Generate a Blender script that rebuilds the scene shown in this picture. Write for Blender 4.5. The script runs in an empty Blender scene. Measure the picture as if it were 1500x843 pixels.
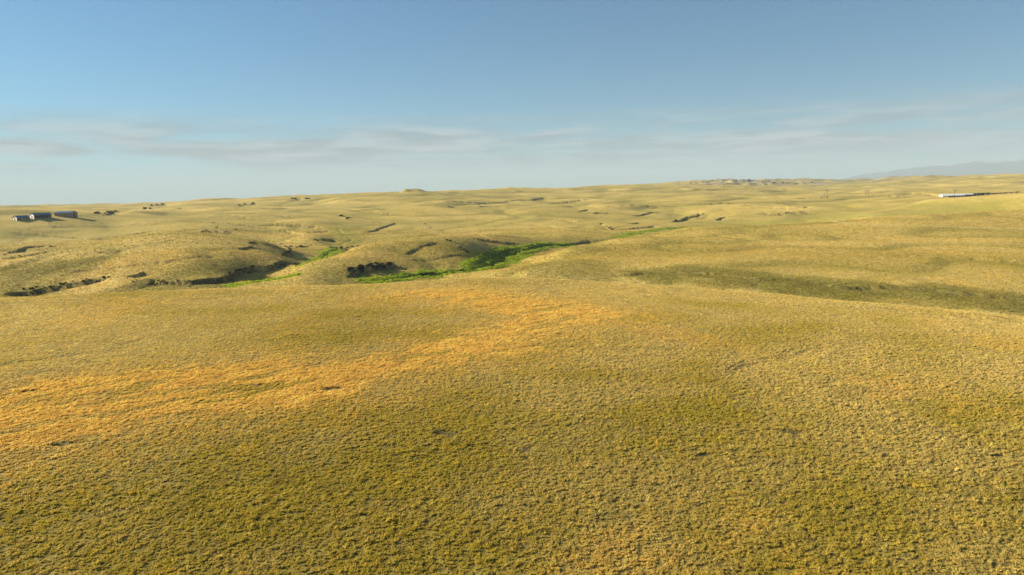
import bpy, bmesh, math, random
import numpy as np
from mathutils import Matrix, Vector

# ------------------------------------------------------------------ camera
SC = bpy.context.scene
COL = SC.collection
CAM_Z = 25.0
PITCH = math.radians(7.77)
ROLL = math.radians(1.3)
FPX = 1000.0                      # focal length in pixels of the 1500 px wide photograph
Rv = np.array([1.0, 0, 0]); Fv = np.array([0, math.cos(PITCH), -math.sin(PITCH)])
Uv = np.array([0, math.sin(PITCH), math.cos(PITCH)])
CR = math.cos(ROLL) * Rv - math.sin(ROLL) * Uv
CU = math.sin(ROLL) * Rv + math.cos(ROLL) * Uv
cam_d = bpy.data.cameras.new('camera')
cam_d.lens = 24.0; cam_d.sensor_width = 36.0
cam_d.clip_start = 0.5; cam_d.clip_end = 120000
cam = bpy.data.objects.new('camera', cam_d)
COL.objects.link(cam)
M = Matrix.Identity(4)
for i in range(3):
    M[i][0] = CR[i]; M[i][1] = CU[i]; M[i][2] = -Fv[i]
M[2][3] = CAM_Z
cam.matrix_world = M
SC.camera = cam

# ------------------------------------------------------------------ sky and sun
SUN_AZ = math.radians(-72)        # from straight ahead (+Y), negative = left
SUN_EL = math.radians(21)
world = bpy.data.worlds.new('World')
SC.world = world
world.use_nodes = True
wn, wl = world.node_tree.nodes, world.node_tree.links
bg = wn['Background']
sky = wn.new('ShaderNodeTexSky'); sky.sky_type = 'NISHITA'; sky.sun_disc = False
sky.sun_elevation = SUN_EL; sky.sun_rotation = SUN_AZ
sky.altitude = 900; sky.air_density = 1.0; sky.dust_density = 0.3; sky.ozone_density = 2.5
geo = wn.new('ShaderNodeNewGeometry')       # incoming = -direction
tc = wn.new('ShaderNodeTexCoord')
sep = wn.new('ShaderNodeSeparateXYZ'); wl.new(tc.outputs['Generated'], sep.inputs[0])


def wmath(op, a, b=None, c=None, clamp=False):
    n = wn.new('ShaderNodeMath'); n.operation = op; n.use_clamp = clamp
    for i, v in enumerate((a, b, c)):
        if v is None: continue
        if isinstance(v, (int, float)): n.inputs[i].default_value = v
        else: wl.new(v, n.inputs[i])
    return n.outputs[0]


zc = sep.outputs['Z']
# thin stratus: noise on a stretched direction (a cloud deck seen almost edge-on)
cmb = wn.new('ShaderNodeCombineXYZ')
wl.new(wmath('MULTIPLY', sep.outputs['X'], 3.6), cmb.inputs[0])
wl.new(wmath('MULTIPLY', sep.outputs['Y'], 3.2), cmb.inputs[1])
wl.new(wmath('MULTIPLY', zc, 30.0), cmb.inputs[2])
cn = wn.new('ShaderNodeTexNoise'); cn.inputs['Scale'].default_value = 1.15; cn.inputs['Detail'].default_value = 7
cn.inputs['Roughness'].default_value = 0.58; cn.inputs['Distortion'].default_value = 0.35
wl.new(cmb.outputs[0], cn.inputs['Vector'])
cov = wn.new('ShaderNodeMapRange'); cov.interpolation_type = 'SMOOTHSTEP'
cov.inputs['From Min'].default_value = 0.30; cov.inputs['From Max'].default_value = 0.56
wl.new(cn.outputs['Fac'], cov.inputs['Value'])
b1 = wn.new('ShaderNodeMapRange'); b1.interpolation_type = 'SMOOTHSTEP'
b1.inputs['From Min'].default_value = 0.02; b1.inputs['From Max'].default_value = 0.06
wl.new(zc, b1.inputs['Value'])
b2 = wn.new('ShaderNodeMapRange'); b2.interpolation_type = 'SMOOTHSTEP'
b2.inputs['From Min'].default_value = 0.125; b2.inputs['From Max'].default_value = 0.075
wl.new(zc, b2.inputs['Value'])
cmask = wmath('MULTIPLY', wmath('MULTIPLY', cov.outputs[0], b1.outputs[0]), b2.outputs[0])
cmask = wmath('MULTIPLY', cmask, 0.95)
grade = wn.new('ShaderNodeMix'); grade.data_type = 'RGBA'; grade.blend_type = 'MULTIPLY'
grade.inputs[0].default_value = 1.0
gam = wn.new('ShaderNodeGamma'); gam.inputs['Gamma'].default_value = 0.94
wl.new(sky.outputs[0], gam.inputs[0])
wl.new(gam.outputs[0], grade.inputs[6]); grade.inputs[7].default_value = (0.325, 0.665, 0.805, 1)
cmix = wn.new('ShaderNodeMix'); cmix.data_type = 'RGBA'
wl.new(cmask, cmix.inputs[0]); wl.new(grade.outputs[2], cmix.inputs[6])
cn2 = wn.new('ShaderNodeTexNoise'); cn2.inputs['Scale'].default_value = 3.1; cn2.inputs['Detail'].default_value = 5
wl.new(cmb.outputs[0], cn2.inputs['Vector'])
ccm = wn.new('ShaderNodeMix'); ccm.data_type = 'RGBA'
ct = wn.new('ShaderNodeMapRange'); ct.inputs['From Min'].default_value = 0.42; ct.inputs['From Max'].default_value = 0.62
wl.new(cn2.outputs['Fac'], ct.inputs['Value']); wl.new(ct.outputs[0], ccm.inputs[0])
ccm.inputs[6].default_value = (1.75, 2.15, 2.55, 1); ccm.inputs[7].default_value = (3.3, 3.7, 4.0, 1)
wl.new(ccm.outputs[2], cmix.inputs[7])
wl.new(cmix.outputs[2], bg.inputs[0])
bg.inputs[1].default_value = 0.05

sun_d = bpy.data.lights.new('sun', 'SUN')
sun_d.energy = 5.0; sun_d.angle = math.radians(0.5); sun_d.color = (1.0, 0.90, 0.74)
sun = bpy.data.objects.new('sun', sun_d); COL.objects.link(sun)
sdir = Vector((math.sin(SUN_AZ) * math.cos(SUN_EL), math.cos(SUN_AZ) * math.cos(SUN_EL), math.sin(SUN_EL)))
sun.rotation_euler = sdir.to_track_quat('Z', 'Y').to_euler()
sun.location = (-60, 0, 80)

vs = SC.view_settings
vs.view_transform = 'Standard'; vs.look = 'None'; vs.gamma = 1.0; vs.exposure = 1.55
vs.use_curve_mapping = False
SC.cycles.use_denoising = True
SC.cycles.max_bounces = 5; SC.cycles.diffuse_bounces = 2; SC.cycles.glossy_bounces = 2
SC.cycles.transmission_bounces = 3; SC.cycles.volume_bounces = 1; SC.cycles.transparent_max_bounces = 6

rng = np.random.default_rng(7)
random.seed(7)


# ------------------------------------------------------------------ numpy helpers
def gnoise(x, y, seed=0):
    ix = np.floor(x); iy = np.floor(y)
    fx = x - ix; fy = y - iy
    ix = ix.astype(np.int64); iy = iy.astype(np.int64)

    def g(jx, jy, dx, dy):
        h = (jx * 374761393 + jy * 668265263 + seed * 974634777) & 0xffffffff
        h = ((h ^ (h >> 13)) * 1274126177) & 0xffffffff
        h = h ^ (h >> 16)
        a = (h & 0xffff) * (2 * math.pi / 65536.0)
        return np.cos(a) * dx + np.sin(a) * dy
    u = fx * fx * fx * (fx * (fx * 6 - 15) + 10); v = fy * fy * fy * (fy * (fy * 6 - 15) + 10)
    n00 = g(ix, iy, fx, fy); n10 = g(ix + 1, iy, fx - 1, fy)
    n01 = g(ix, iy + 1, fx, fy - 1); n11 = g(ix + 1, iy + 1, fx - 1, fy - 1)
    return 1.5 * ((n00 * (1 - u) + n10 * u) * (1 - v) + (n01 * (1 - u) + n11 * u) * v)


def fbm(x, y, wl_, octs=3, seed=0, gain=0.5):
    s = 0; a = 1.0; f = 1.0 / wl_
    for o in range(octs):
        s = s + a * gnoise(x * f + 17.3 * o, y * f - 9.1 * o, seed + o); a *= gain; f *= 2.03
    return s


def smooth(a, b, x):
    t = np.clip((x - a) / (b - a), 0, 1)
    return t * t * (3 - 2 * t)


def ray(px, py):
    d = Fv * FPX + CR * (px - 750.0) - CU * (py - 421.5)
    return d / math.hypot(d[0], d[1])          # unit horizontal length: z per metre of range


# ------------------------------------------------------------------ terrain control points (az, ln r, z)
CP = []


def widen(px, r):
    """the listed ranges are depths along the view axis; near things get their true slant range"""
    k = math.cos(math.atan((px - 750.0) / 1000.0)); t = min(1, max(0, (r - 600) / 300.0))
    return r * ((1 - t) / k + t)


def cp(px, py, r):
    r = widen(px, r)
    d = ray(px, py); CP.append((math.atan2(d[0], d[1]), math.log(r), CAM_Z + d[2] * r))


def cz(px, r, z):
    d = ray(px, 400); CP.append((math.atan2(d[0], d[1]), math.log(r), CAM_Z + z))


COLS = {
    -160: [(440, 190), (-240, -38), (433, 288), (405, 325), (398, 345), (-410, -36), (380, 490), (352, 640), (325, 860), (312, 1400), (309, 2000)],
    0: [(437, 190), (-240, -38), (432, 285), (420, 300), (400, 322), (386, 345), (-410, -36.5), (380, 470), (370, 500), (362, 525), (-570, -32.5), (354, 640), (341, 710), (330, 780), (320, 880), (312, 1200), (305.5, 1700), (303, 2100)],
    100: [(432, 190), (-240, -38), (420, 300), (400, 325), (380, 355), (365, 385), (-480, -35), (358, 600), (347, 690), (330, 800), (319, 880), (309, 1300), (300.5, 2100)],
    170: [(429, 190), (-240, -38), (424, 285), (410, 305), (390, 335), (370, 370), (352, 420), (-520, -33.5), (347, 660), (336, 750), (322, 880), (308, 1300), (299, 2100)],
    240: [(426, 190), (-240, -38), (421, 285), (400, 320), (375, 355), (350, 410), (338, 460), (-560, -30), (333, 740), (318, 900), (306, 1300), (297, 2200)],
    320: [(423, 190), (-240, -38), (420, 290), (405, 315), (380, 350), (360, 400), (345, 470), (-560, -31), (340, 660), (332, 720), (320, 850), (308, 1100), (298, 1700), (292, 2300)],
    400: [(421, 190), (-245, -39), (409, 335), (395, 355), (375, 390), (358, 450), (-540, -37), (355, 600), (335, 740), (315, 950), (300, 1500), (290, 2300)],
    450: [(419, 190), (-235, -38), (412, 290), (400, 310), (385, 340), (-400, -40), (380, 460), (365, 510), (345, 610), (325, 780), (305, 1150), (288, 2200)],
    520: [(418.5, 190), (-240, -38), (414, 300), (400, 318), (388, 333), (375, 355), (362, 400), (-500, -40), (358, 600), (345, 680), (330, 790), (312, 1020), (299, 1350), (284.5, 2000)],
    600: [(413, 198), (-255, -39), (405, 330), (395, 343), (380, 362), (365, 388), (349, 430), (-550, -38.5), (345, 680), (325, 860), (305, 1130), (290, 1400), (281, 1650), (-2300, -5)],
    680: [(408, 205), (-260, -40), (397, 345), (385, 370), (370, 400), (350, 455), (345, 480), (-600, -38), (339, 730), (320, 930), (300, 1250), (285, 1700), (279, 2000)],
    750: [(407, 210), (-258, -39), (400, 300), (391, 330), (-378, -42.5), (384, 425), (365, 470), (350, 515), (345, 545), (-630, -39), (340, 700), (320, 900), (300, 1220), (285, 1700), (277, 2100)],
    830: [(410, 206), (-250, -39), (404, 285), (380, 345), (364, 410), (-480, -42.5), (359, 560), (345, 610), (-690, -38.5), (330, 770), (310, 1000), (290, 1500), (276, 2100)],
    900: [(414, 200), (-240, -39), (410, 280), (390, 325), (365, 400), (350, 460), (-560, -44), (346.5, 660), (338, 710), (325, 790), (-900, -34), (305, 1120), (285, 1600), (274, 2200)],
    1000: [(420, 190), (-228, -38.5), (416, 262), (405, 275), (397, 288), (385, 325), (365, 390), (345, 480), (335, 530), (-650, -41), (330, 780), (320, 850), (-990, -34), (300, 1180), (283, 1700), (272, 2400)],
    1150: [(432, 175), (-212, -39.5), (427, 245), (410, 262), (403, 275), (390, 305), (365, 370), (345, 450), (329, 550), (-680, -41), (325, 830), (312, 950), (295, 1300), (280, 2000), (273, 2700), (264, 3300)],
    1300: [(446, 163), (-197, -40.5), (441, 228), (422, 245), (415, 258), (395, 290), (365, 360), (340, 450), (317, 590), (-740, -37), (313, 880), (300, 1080), (288, 1500), (276, 2300), (263, 3200)],
    1420: [(457, 155), (-187, -41), (451, 215), (430, 235), (422, 247), (385, 305), (355, 385), (335, 460), (311, 610), (-760, -34), (305, 880), (291, 1150), (285.5, 1450), (274, 2200), (259.5, 3200)],
    1500: [(465, 150), (-182, -41.5), (460, 207), (440, 225), (431, 237), (410, 262), (380, 315), (350, 395), (335, 460), (308, 620), (-780, -33), (300, 900), (288, 1150), (280, 1500), (271, 2200), (257, 3200)],
    1660: [(478, 145), (-178, -42), (470, 205), (440, 230), (405, 270), (370, 335), (330, 480), (302, 640), (-790, -31), (296, 900), (275, 1500), (254, 3200)],
}
for px, lst in COLS.items():
    for a, b in lst:
        if a < 0: cz(px, widen(px, -a), b)
        else: cp(px, a, b)
    for r, z in ((12, -25.0), (30, -25.0), (60, -24.9)): cz(px, r, z)
    by, br = lst[0]; br = widen(px, br)
    bz = ray(px, by)[2] * br
    for r in (78, 96, 114, 132, 150, 166, 178, 190, 204):
        if r < br * 0.95: cz(px, r, -24.9 + (bz + 24.9) * ((r - 60) / (br - 60)) ** 2.6)
    cz(px, 4800, -25); cz(px, 9000, -40); cz(px, 29000, -110)
cp(1050, 263, 3300); cp(1100, 264.5, 3300); cp(1030, 268, 3100); cp(1200, 264, 3300); cp(985, 272, 2700)
for sgn in (-1, 1):
    for az in (62, 80, 110, 145, 180):
        for r, z in ((12, -25), (60, -25), (150, -25), (220, -31), (320, -32), (480, -30), (800, -26), (1500, -18), (2400, 0), (4800, -20), (29000, -110)):
            if az == 180 and sgn == 1: continue
            CP.append((sgn * math.radians(az), math.log(r), CAM_Z + z))
CPa = np.array(CP)
AZS = 1.15


def tps_fit(P, v, lam):
    n = len(P)
    d2 = ((P[:, None, :] - P[None, :, :]) ** 2).sum(-1)
    K = 0.5 * d2 * np.log(d2 + 1e-12) + lam * np.eye(n)
    Q = np.hstack([np.ones((n, 1)), P])
    A = np.block([[K, Q], [Q.T, np.zeros((3, 3))]])
    return np.linalg.solve(A, np.concatenate([v, np.zeros(3)]))


CPP = CPa[:, :2] * np.array([AZS, 1.0])
TW = tps_fit(CPP, CPa[:, 2], 5e-5)


def tps_eval(az, lr):
    out = np.empty(len(az))
    for s in range(0, len(az), 20000):
        p0 = (az[s:s + 20000] * AZS).astype(np.float32); p1 = lr[s:s + 20000].astype(np.float32)
        d2 = (p0[:, None] - CPP[None, :, 0].astype(np.float32)) ** 2 + (p1[:, None] - CPP[None, :, 1].astype(np.float32)) ** 2
        k = 0.5 * d2 * np.log(d2 + 1e-12)
        out[s:s + 20000] = k @ TW[:-3] + TW[-3] + TW[-2] * p0 + TW[-1] * p1
    return out


# polar grid round the spot below the camera: fine in front, coarse elsewhere
AZ_F = np.radians(np.linspace(-48, 48, 961))
AZ_C = np.radians(np.linspace(48, 312, 89))[1:-1]
AZ = np.concatenate([AZ_F, AZ_C])
LR = np.concatenate([np.log(np.linspace(4, 33, 16)), np.linspace(math.log(35), math.log(4800), 800), np.linspace(math.log(5200), math.log(29000), 16)])
NA, NR = len(AZ), len(LR)
AZw = np.where(AZ > math.pi, AZ - 2 * math.pi, AZ)
# the smooth base is evaluated on a coarse grid, then interpolated
cAZ = np.concatenate([np.radians(np.linspace(-48, 48, 241)), AZ_C]); cLR = np.linspace(LR[0], LR[-1], 330)
cAZw = np.where(cAZ > math.pi, cAZ - 2 * math.pi, cAZ)
gA, gL = np.meshgrid(cAZw, cLR, indexing='ij')
cZ = tps_eval(gA.ravel(), gL.ravel()).reshape(gA.shape)
fa = np.interp(AZ, cAZ, np.arange(len(cAZ))); ia = np.minimum(fa.astype(int), len(cAZ) - 2); ta = (fa - ia)[:, None]
fl = np.interp(LR, cLR, np.arange(len(cLR))); il = np.minimum(fl.astype(int), len(cLR) - 2); tl = (fl - il)[None, :]
H = (cZ[ia][:, il] * (1 - ta) + cZ[ia + 1][:, il] * ta) * (1 - tl) + (cZ[ia][:, il + 1] * (1 - ta) + cZ[ia + 1][:, il + 1] * ta) * tl
RR = np.exp(LR)[None, :] * np.ones((NA, 1))
AA = AZw[:, None] * np.ones((1, NR))
X = RR * np.sin(AA); Y = RR * np.cos(AA)
xf, yf, rf, af = X.ravel(), Y.ravel(), RR.ravel(), AA.ravel()
# rolling undulation, growing with distance; erosion-like creases from folded noise
wx = xf + 26 * gnoise(xf / 140, yf / 140, 51); wy = yf + 26 * gnoise(xf / 140, yf / 140, 52)
n1 = fbm(xf, yf, 48, 3, 11); n2 = fbm(wx, wy, 150, 3, 21); n3 = fbm(wx, wy, 420, 4, 31)
crease = 1 - np.abs(gnoise(wx / 75, wy / 75, 41)) * 1.6
creaseB = 1 - np.abs(gnoise(wx / 260 + 3.1, wy / 260, 43)) * 1.6
near = smooth(200, 330, rf); mid = smooth(600, 1100, rf); far = smooth(1200, 2600, rf)
dz = 0.08 * n1 * (1 - near) + near * (0.12 * n1 + 0.45 * n2) * (1 - 0.4 * mid)
dz -= near * (1 - mid) * 1.2 * np.clip(crease - 0.70, 0, 1) * 2.6
n4 = fbm(wx, wy, 62, 3, 33); cr4 = 1 - np.abs(gnoise(wx / 230 + 5, wy / 150, 45) + 0.22 * gnoise(wx / 60, wy / 60, 46)) * 1.6
dz += mid * (0.6 * n4 - 6.0 * np.clip(cr4 - 0.6, 0, 1))
dz += mid * (2.2 * n2 + 3.4 * n3 - 5.5 * np.clip(creaseB - 0.45, 0, 1)) + far * 4.0 * n3
fade = 1 - smooth(9000, 20000, rf)
# eroded rocky ridge (badlands) on the right skyline
az0 = af
bad = smooth(0.245, 0.285, az0) * (1 - smooth(0.47, 0.60, az0)) * smooth(2650, 2950, rf) * (1 - smooth(3500, 3900, rf))
badhi = smooth(0.265, 0.30, az0) * (1 - smooth(0.335, 0.40, az0))
rid = 1 - np.abs(fbm(xf, yf, 120, 3, 61)) * 1.7
rid2 = 1 - np.abs(fbm(xf + yf, yf, 45, 2, 63)) * 1.7
dz += bad * (badhi * 9 + 3.0) * (0.75 * rid + 0.5 * rid2 - 0.55)
# small knobs on the skyline
for kx, ky_, kr, kh, kw in ((594, 280, 1640, 8.0, 11), (603, 280, 1650, 5.0, 17), (616, 281, 1655, 4.5, 20), (606, 281, 1660, 3, 50), (20, 303, 2050, 5, 60), (1358, 258, 3150, 11, 90), (1300, 263, 3150, 6, 50), (880, 274, 2200, 4, 70), (430, 290, 2200, 7, 90), (300, 294, 2150, 5, 70)):
    d = ray(kx, ky_); cx, cy = d[0] * kr, d[1] * kr
    dd = ((xf - cx) ** 2 + (yf - cy) ** 2) / kw ** 2
    dz += kh * np.exp(-dd * 1.2) * (1 + 0.25 * n1)
zf = H.ravel() + dz * fade
# near the lens footprint keep it calm
BARE = np.zeros_like(zf); ROCK = bad * smooth(0.0, 0.5, rid * 0.6 + rid2 * 0.5 + 0.2 * n1 - 0.15)


def grid_h(x, y, Zg=None):
    Zg = zf.reshape(NA, NR) if Zg is None else Zg
    a = np.arctan2(x, y); a = np.where(a < AZ[0], a + 2 * math.pi, a)
    l = np.log(np.maximum(np.hypot(x, y), 4.01))
    f1 = np.interp(a, AZ, np.arange(NA)); i1 = np.minimum(f1.astype(int), NA - 2); t1 = f1 - i1
    f2 = np.interp(l, LR, np.arange(NR)); i2 = np.minimum(f2.astype(int), NR - 2); t2 = f2 - i2
    return (Zg[i1, i2] * (1 - t1) + Zg[i1 + 1, i2] * t1) * (1 - t2) + (Zg[i1, i2 + 1] * (1 - t1) + Zg[i1 + 1, i2 + 1] * t1) * t2


def hit(px, py, rmin=36, rmax=6000):
    """first point of the ground seen through a pixel of the photograph"""
    d = ray(px, py)
    rs = np.exp(np.linspace(math.log(rmin), math.log(rmax), 4000))
    g = grid_h(d[0] * rs, d[1] * rs) - (CAM_Z + d[2] * rs)
    k = np.argmax(g > 0)
    if not (g > 0).any(): return None
    if k == 0: r = rs[0]
    else:
        t = -g[k - 1] / (g[k] - g[k - 1]); r = rs[k - 1] + t * (rs[k] - rs[k - 1])
    return np.array([d[0] * r, d[1] * r, float(grid_h(np.array([d[0] * r]), np.array([d[1] * r]))[0])])


def world_line(pts, rmin=212):
    """pixels -> ground polyline (x, y); a pixel that misses or jumps over a brow keeps its neighbour's range"""
    w = []; last = None
    for px, py in pts:
        h = hit(px, py, rmin)
        d = ray(px, py)
        r = None if h is None else math.hypot(h[0], h[1])
        if r is None or (last is not None and (r > last * 1.5 or r < last / 1.5)):
            r = last if last else 300.0
        last = r
        w.append((d[0] * r, d[1] * r))
    return np.array(w)


def line_dist(line, pad):
    """indices of nearby grid vertices, distance, side (+ = beyond the line seen from the camera), end taper"""
    x0, y0 = line.min(0) - pad; x1, y1 = line.max(0) + pad
    idx = np.where((xf > x0) & (xf < x1) & (yf > y0) & (yf < y1))[0]
    px, py = xf[idx], yf[idx]
    # wobble so that the edge is ragged
    px = px + 0.9 * gnoise(px / 5, py / 5, 71); py = py + 2.2 * gnoise(px / 9, py / 9, 72)
    best = np.full(len(idx), 1e9); side = np.zeros(len(idx)); u = np.zeros(len(idx))
    seg = np.hypot(*np.diff(line, axis=0).T); tot = seg.sum(); acc = 0
    for k in range(len(line) - 1):
        a, b = line[k], line[k + 1]; e = b - a; L2 = max((e ** 2).sum(), 1e-6)
        t = np.clip(((px - a[0]) * e[0] + (py - a[1]) * e[1]) / L2, 0, 1)
        qx, qy = a[0] + t * e[0], a[1] + t * e[1]
        dd = np.hypot(px - qx, py - qy)
        nx, ny = -e[1], e[0]
        if nx * (a[0] + b[0]) + ny * (a[1] + b[1]) < 0: nx, ny = -nx, -ny      # points away from the camera
        sd = (px - qx) * nx + (py - qy) * ny
        m = dd < best
        best[m] = dd[m]; side[m] = np.sign(sd[m]); u[m] = (acc + t[m] * seg[k]) / max(tot, 1e-6)
        acc += seg[k]
    tap = smooth(0, 0.14, u) * (1 - smooth(0.86, 1.0, u))
    return idx, best, side, tap


# scarps and cut banks: the ground drops on the side towards the valley; pixel line, drop, reach
BANKS = [
    ([(0, 430), (60, 423), (99, 417), (130, 411), (165, 404)], 3.0, 9, 1.0),
    ([(181, 407), (211, 399)], 1.6, 8, 0.8),
    ([(173, 413), (227, 410), (280, 412), (320, 408), (347, 397), (365, 392), (400, 389), (438, 384)], 3.2, 11, 0.95),
    ([(364, 357), (373, 354)], 1.6, 6, 1.0), ([(350, 366), (371, 361)], 1.4, 6, 0.8),
    ([(411, 375), (419, 372), (426, 367), (422, 363)], 3.6, 8, 1.0),
    ([(190, 341), (215, 339), (240, 338.8), (270, 340.5), (300, 342.3), (345, 347)], 1.2, 5, 0.72), ([(372, 349), (390, 351), (420, 355.3), (460, 359.3), (484, 360)], 1.5, 6, 0.74),
    ([(405, 357), (425, 361), (437, 362), (453, 362)], 2.0, 7, 0.9),
    ([(478, 364), (505, 363), (537, 359)], 2.6, 8, 0.9),
    ([(394, 314), (430, 318), (472, 321.5)], 3.4, 14, 0.7), ([(392, 327), (430, 330), (475, 333)], 3.0, 13, 0.8),
    ([(447, 340), (482, 339)], 2.6, 9, 0.9), ([(458, 351), (492, 352)], 2.4, 9, 0.9),
    ([(0, 341), (60, 344), (110, 348), (140, 350.5), (190, 344), (232, 337)], 1.7, 9, 0.6),
    ([(0, 375), (30, 366), (60, 361), (85, 362)], 2.3, 9, 0.8), ([(0, 380), (40, 374), (72, 370)], 2.2, 9, 0.8),
    ([(149, 316), (160, 312.5), (171, 309)], 4.0, 14, 1.0), ([(136, 313), (147, 311.5)], 3.0, 12, 0.9),
    ([(208, 307), (226, 306)], 4, 18, 0.9), ([(215, 302), (243, 299.5)], 5, 20, 0.9), ([(258, 306), (266, 305)], 3, 12, 0.9),
    ([(344, 302), (362, 299.5), (378, 298.5)], 5, 20, 0.9), ([(408, 294), (440, 291.5)], 6, 30, 0.9), ([(445, 292.5), (455, 291.5)], 4, 20, 1.0),
    ([(505, 398), (520, 394), (540, 391), (560, 388.5), (578, 385)], 3.6, 9, 1.0), ([(505, 406), (530, 403)], 1.6, 6, 0.9),
    ([(588, 373), (605, 367), (625, 359), (645, 355)], 0.9, 7, 0.55),
    ([(560, 351), (600, 346.5), (640, 344), (680, 344.5), (715, 349), (745, 354)], 1.2, 7, 0.6),
    ([(690, 349), (720, 353), (763, 357.5)], 1.8, 7, 0.8), ([(528, 342), (552, 336), (580, 326)], 2.0, 9, 0.6),
    ([(590, 382), (640, 378), (700, 376)], 0.7, 6, 0.4), ([(785, 346), (812, 345)], 1.6, 8, 0.7),
    ([(765, 362), (800, 358), (850, 355), (880, 353)], 2.2, 7, 0.8),
    ([(900, 336.5), (925, 334.5), (962, 331)], 2.4, 8, 0.8), ([(876, 327), (886, 330), (897, 337)], 2.4, 8, 0.8), ([(918, 328), (936, 326)], 2.0, 8, 0.8),
    ([(845, 310), (860, 307)], 3.0, 12, 0.9), ([(868, 312.5), (892, 312)], 2.4, 12, 0.7), ([(925, 317), (945, 313.5), (966, 310)], 2.8, 12, 0.8),
    ([(984, 326), (1003, 319), (1018, 316), (1031, 313)], 4.2, 13, 0.8), ([(1048, 323), (1060, 319)], 3.0, 9, 0.9),
    ([(1120, 312), (1137, 314.5), (1153, 316)], 3.0, 11, 0.9), ([(1152, 312), (1175, 310), (1212, 313)], 3.0, 12, 0.8), ([(1166, 303.5), (1184, 303)], 3.0, 14, 0.8),
    ([(1300, 285), (1315, 287), (1327, 290)], 6, 18, 0.9), ([(1315, 283), (1350, 283.5), (1378, 287)], 5, 16, 0.5), ([(1282, 286), (1306, 287.5)], 4, 16, 0.7),
    ([(880, 404), (960, 399), (1010, 398), (1060, 401), (1110, 408), (1165, 410), (1240, 420), (1330, 421), (1400, 428), (1500, 437), (1600, 444)], 1.5, 9, 0.6),
    ([(1090, 362.5), (1140, 364.5), (1200, 368), (1300, 373), (1500, 381), (1600, 386)], 0.9, 10, 0.1),
    ([(1180, 325), (1260, 317.5), (1380, 313), (1500, 308)], 0.9, 8, 0.2),
    ([(-60, 542), (0, 534), (60, 527), (132, 515)], 0.25, 2.6, 0.5), ([(1046, 546), (1130, 521), (1205, 499)], 0.2, 2.2, 0.5), ([(1058, 549), (1142, 524), (1217, 502)], 0.2, 2.2, 0.5),
    ([(250, 322), (330, 326), (420, 338), (468, 345)], 2.2, 14, 0.4), ([(270, 312), (360, 318), (430, 325)], 2.2, 16, 0.4), ([(500, 305), (560, 312), (612, 318)], 2.2, 16, 0.4),
    ([(640, 296), (700, 297), (760, 293), (800, 288)], 3.0, 24, 0.4), ([(780, 297), (850, 293), (940, 290)], 3.0, 24, 0.35), ([(1000, 300), (1080, 298), (1160, 297)], 2.6, 22, 0.35),
    ([(1050, 307), (1120, 304), (1190, 306)], 2.4, 18, 0.4), ([(900, 300), (960, 302), (1020, 305)], 2.4, 18, 0.4), ([(1150, 292), (1230, 289), (1300, 287)], 3.2, 24, 0.35),
    ([(620, 318), (700, 322), (790, 330), (852, 338)], 1.8, 12, 0.4), ([(700, 310), (800, 318), (872, 326)], 2.0, 14, 0.4), ([(30, 334), (120, 331), (220, 327)], 1.6, 12, 0.35),
    ([(100, 376), (180, 366), (260, 352)], 0.8, 7, 0.3), ([(60, 400), (150, 393), (240, 384), (330, 372)], 0.8, 7, 0.3),
    ([(660, 303.5), (668, 305)], 3.0, 12, 1.0), ([(700, 302), (740, 302)], 2.5, 14, 0.7), ([(498, 316), (512, 317)], 2.5, 12, 0.9),
]
for pts, hh, reach, dark in BANKS:
    ln = world_line(pts, 36 if hh < 0.5 else 212)
    idx, d, side, tap = line_dist(ln, reach * 4)
    lo = (side < 0)
    var = 0.75 + 0.5 * gnoise(xf[idx] / 14, yf[idx] / 14, 77)
    fall = np.where(lo, np.exp(-d / reach) * np.clip(d / 0.8, 0.15, 1), 0.0)
    zf[idx] -= hh * fall * tap * np.clip(var, 0.3, 1.3)
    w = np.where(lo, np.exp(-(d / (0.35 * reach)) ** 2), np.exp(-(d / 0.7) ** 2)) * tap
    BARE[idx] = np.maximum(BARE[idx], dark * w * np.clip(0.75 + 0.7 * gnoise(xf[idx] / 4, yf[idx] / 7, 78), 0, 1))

# creek channels: pixel line, cut, half width of the green strip in metres
CREEKS = [
    ([(500, 417), (560, 411), (600, 405), (650, 400.5), (690, 396), (725, 385), (738, 376), (760, 369), (800, 362), (845, 356.5)], 1.3, 9.0, 1.0),
    ([(690, 392), (720, 378), (735, 371), (770, 364)], 1.0, 9.0, 0.9),
    ([(720, 388), (750, 382), (780, 372)], 0.3, 8.0, 1.0),
    ([(895, 349), (930, 342), (980, 335), (1040, 331)], 0.6, 9.0, 0.55),
    ([(900, 344), (950, 338), (1000, 334)], 0.3, 12.0, 0.35),
    ([(325, 420), (370, 414), (410, 407.5), (445, 401.5)], 0.5, 8.0, 1.0),
    ([(455, 388), (475, 376), (490, 368), (500, 362)], 0.8, 11.0, 0.50),
    ([(490, 362), (515, 352), (500, 340), (492, 332)], 0.4, 14.0, 0.30),
    ([(1040, 329), (1120, 327), (1200, 321), (1290, 315), (1400, 308), (1500, 304)], 0.3, 17.0, 0.42),
    ([(1330, 302), (1420, 299), (1500, 293)], 0.2, 40.0, 0.22),
    ([(60, 321), (20, 323)], 0.0, 10, 0.3),
]
GREEN = np.zeros_like(zf)
GREEN_LINES = []
for pts, cut, hw, amt in CREEKS:
    ln = world_line(pts)
    GREEN_LINES.append((ln, hw, amt))
    idx, d, side, tap = line_dist(ln, hw * 3)
    zf[idx] -= cut * np.exp(-(d / 1.8) ** 2) * tap
    wob = 1 + 0.6 * gnoise(xf[idx] / 11, yf[idx] / 16, 81)
    GREEN[idx] = np.maximum(GREEN[idx], amt * (1 - smooth(0.45, 1.1, d / (hw * wob))) * np.clip(tap * 3, 0, 1))

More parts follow.
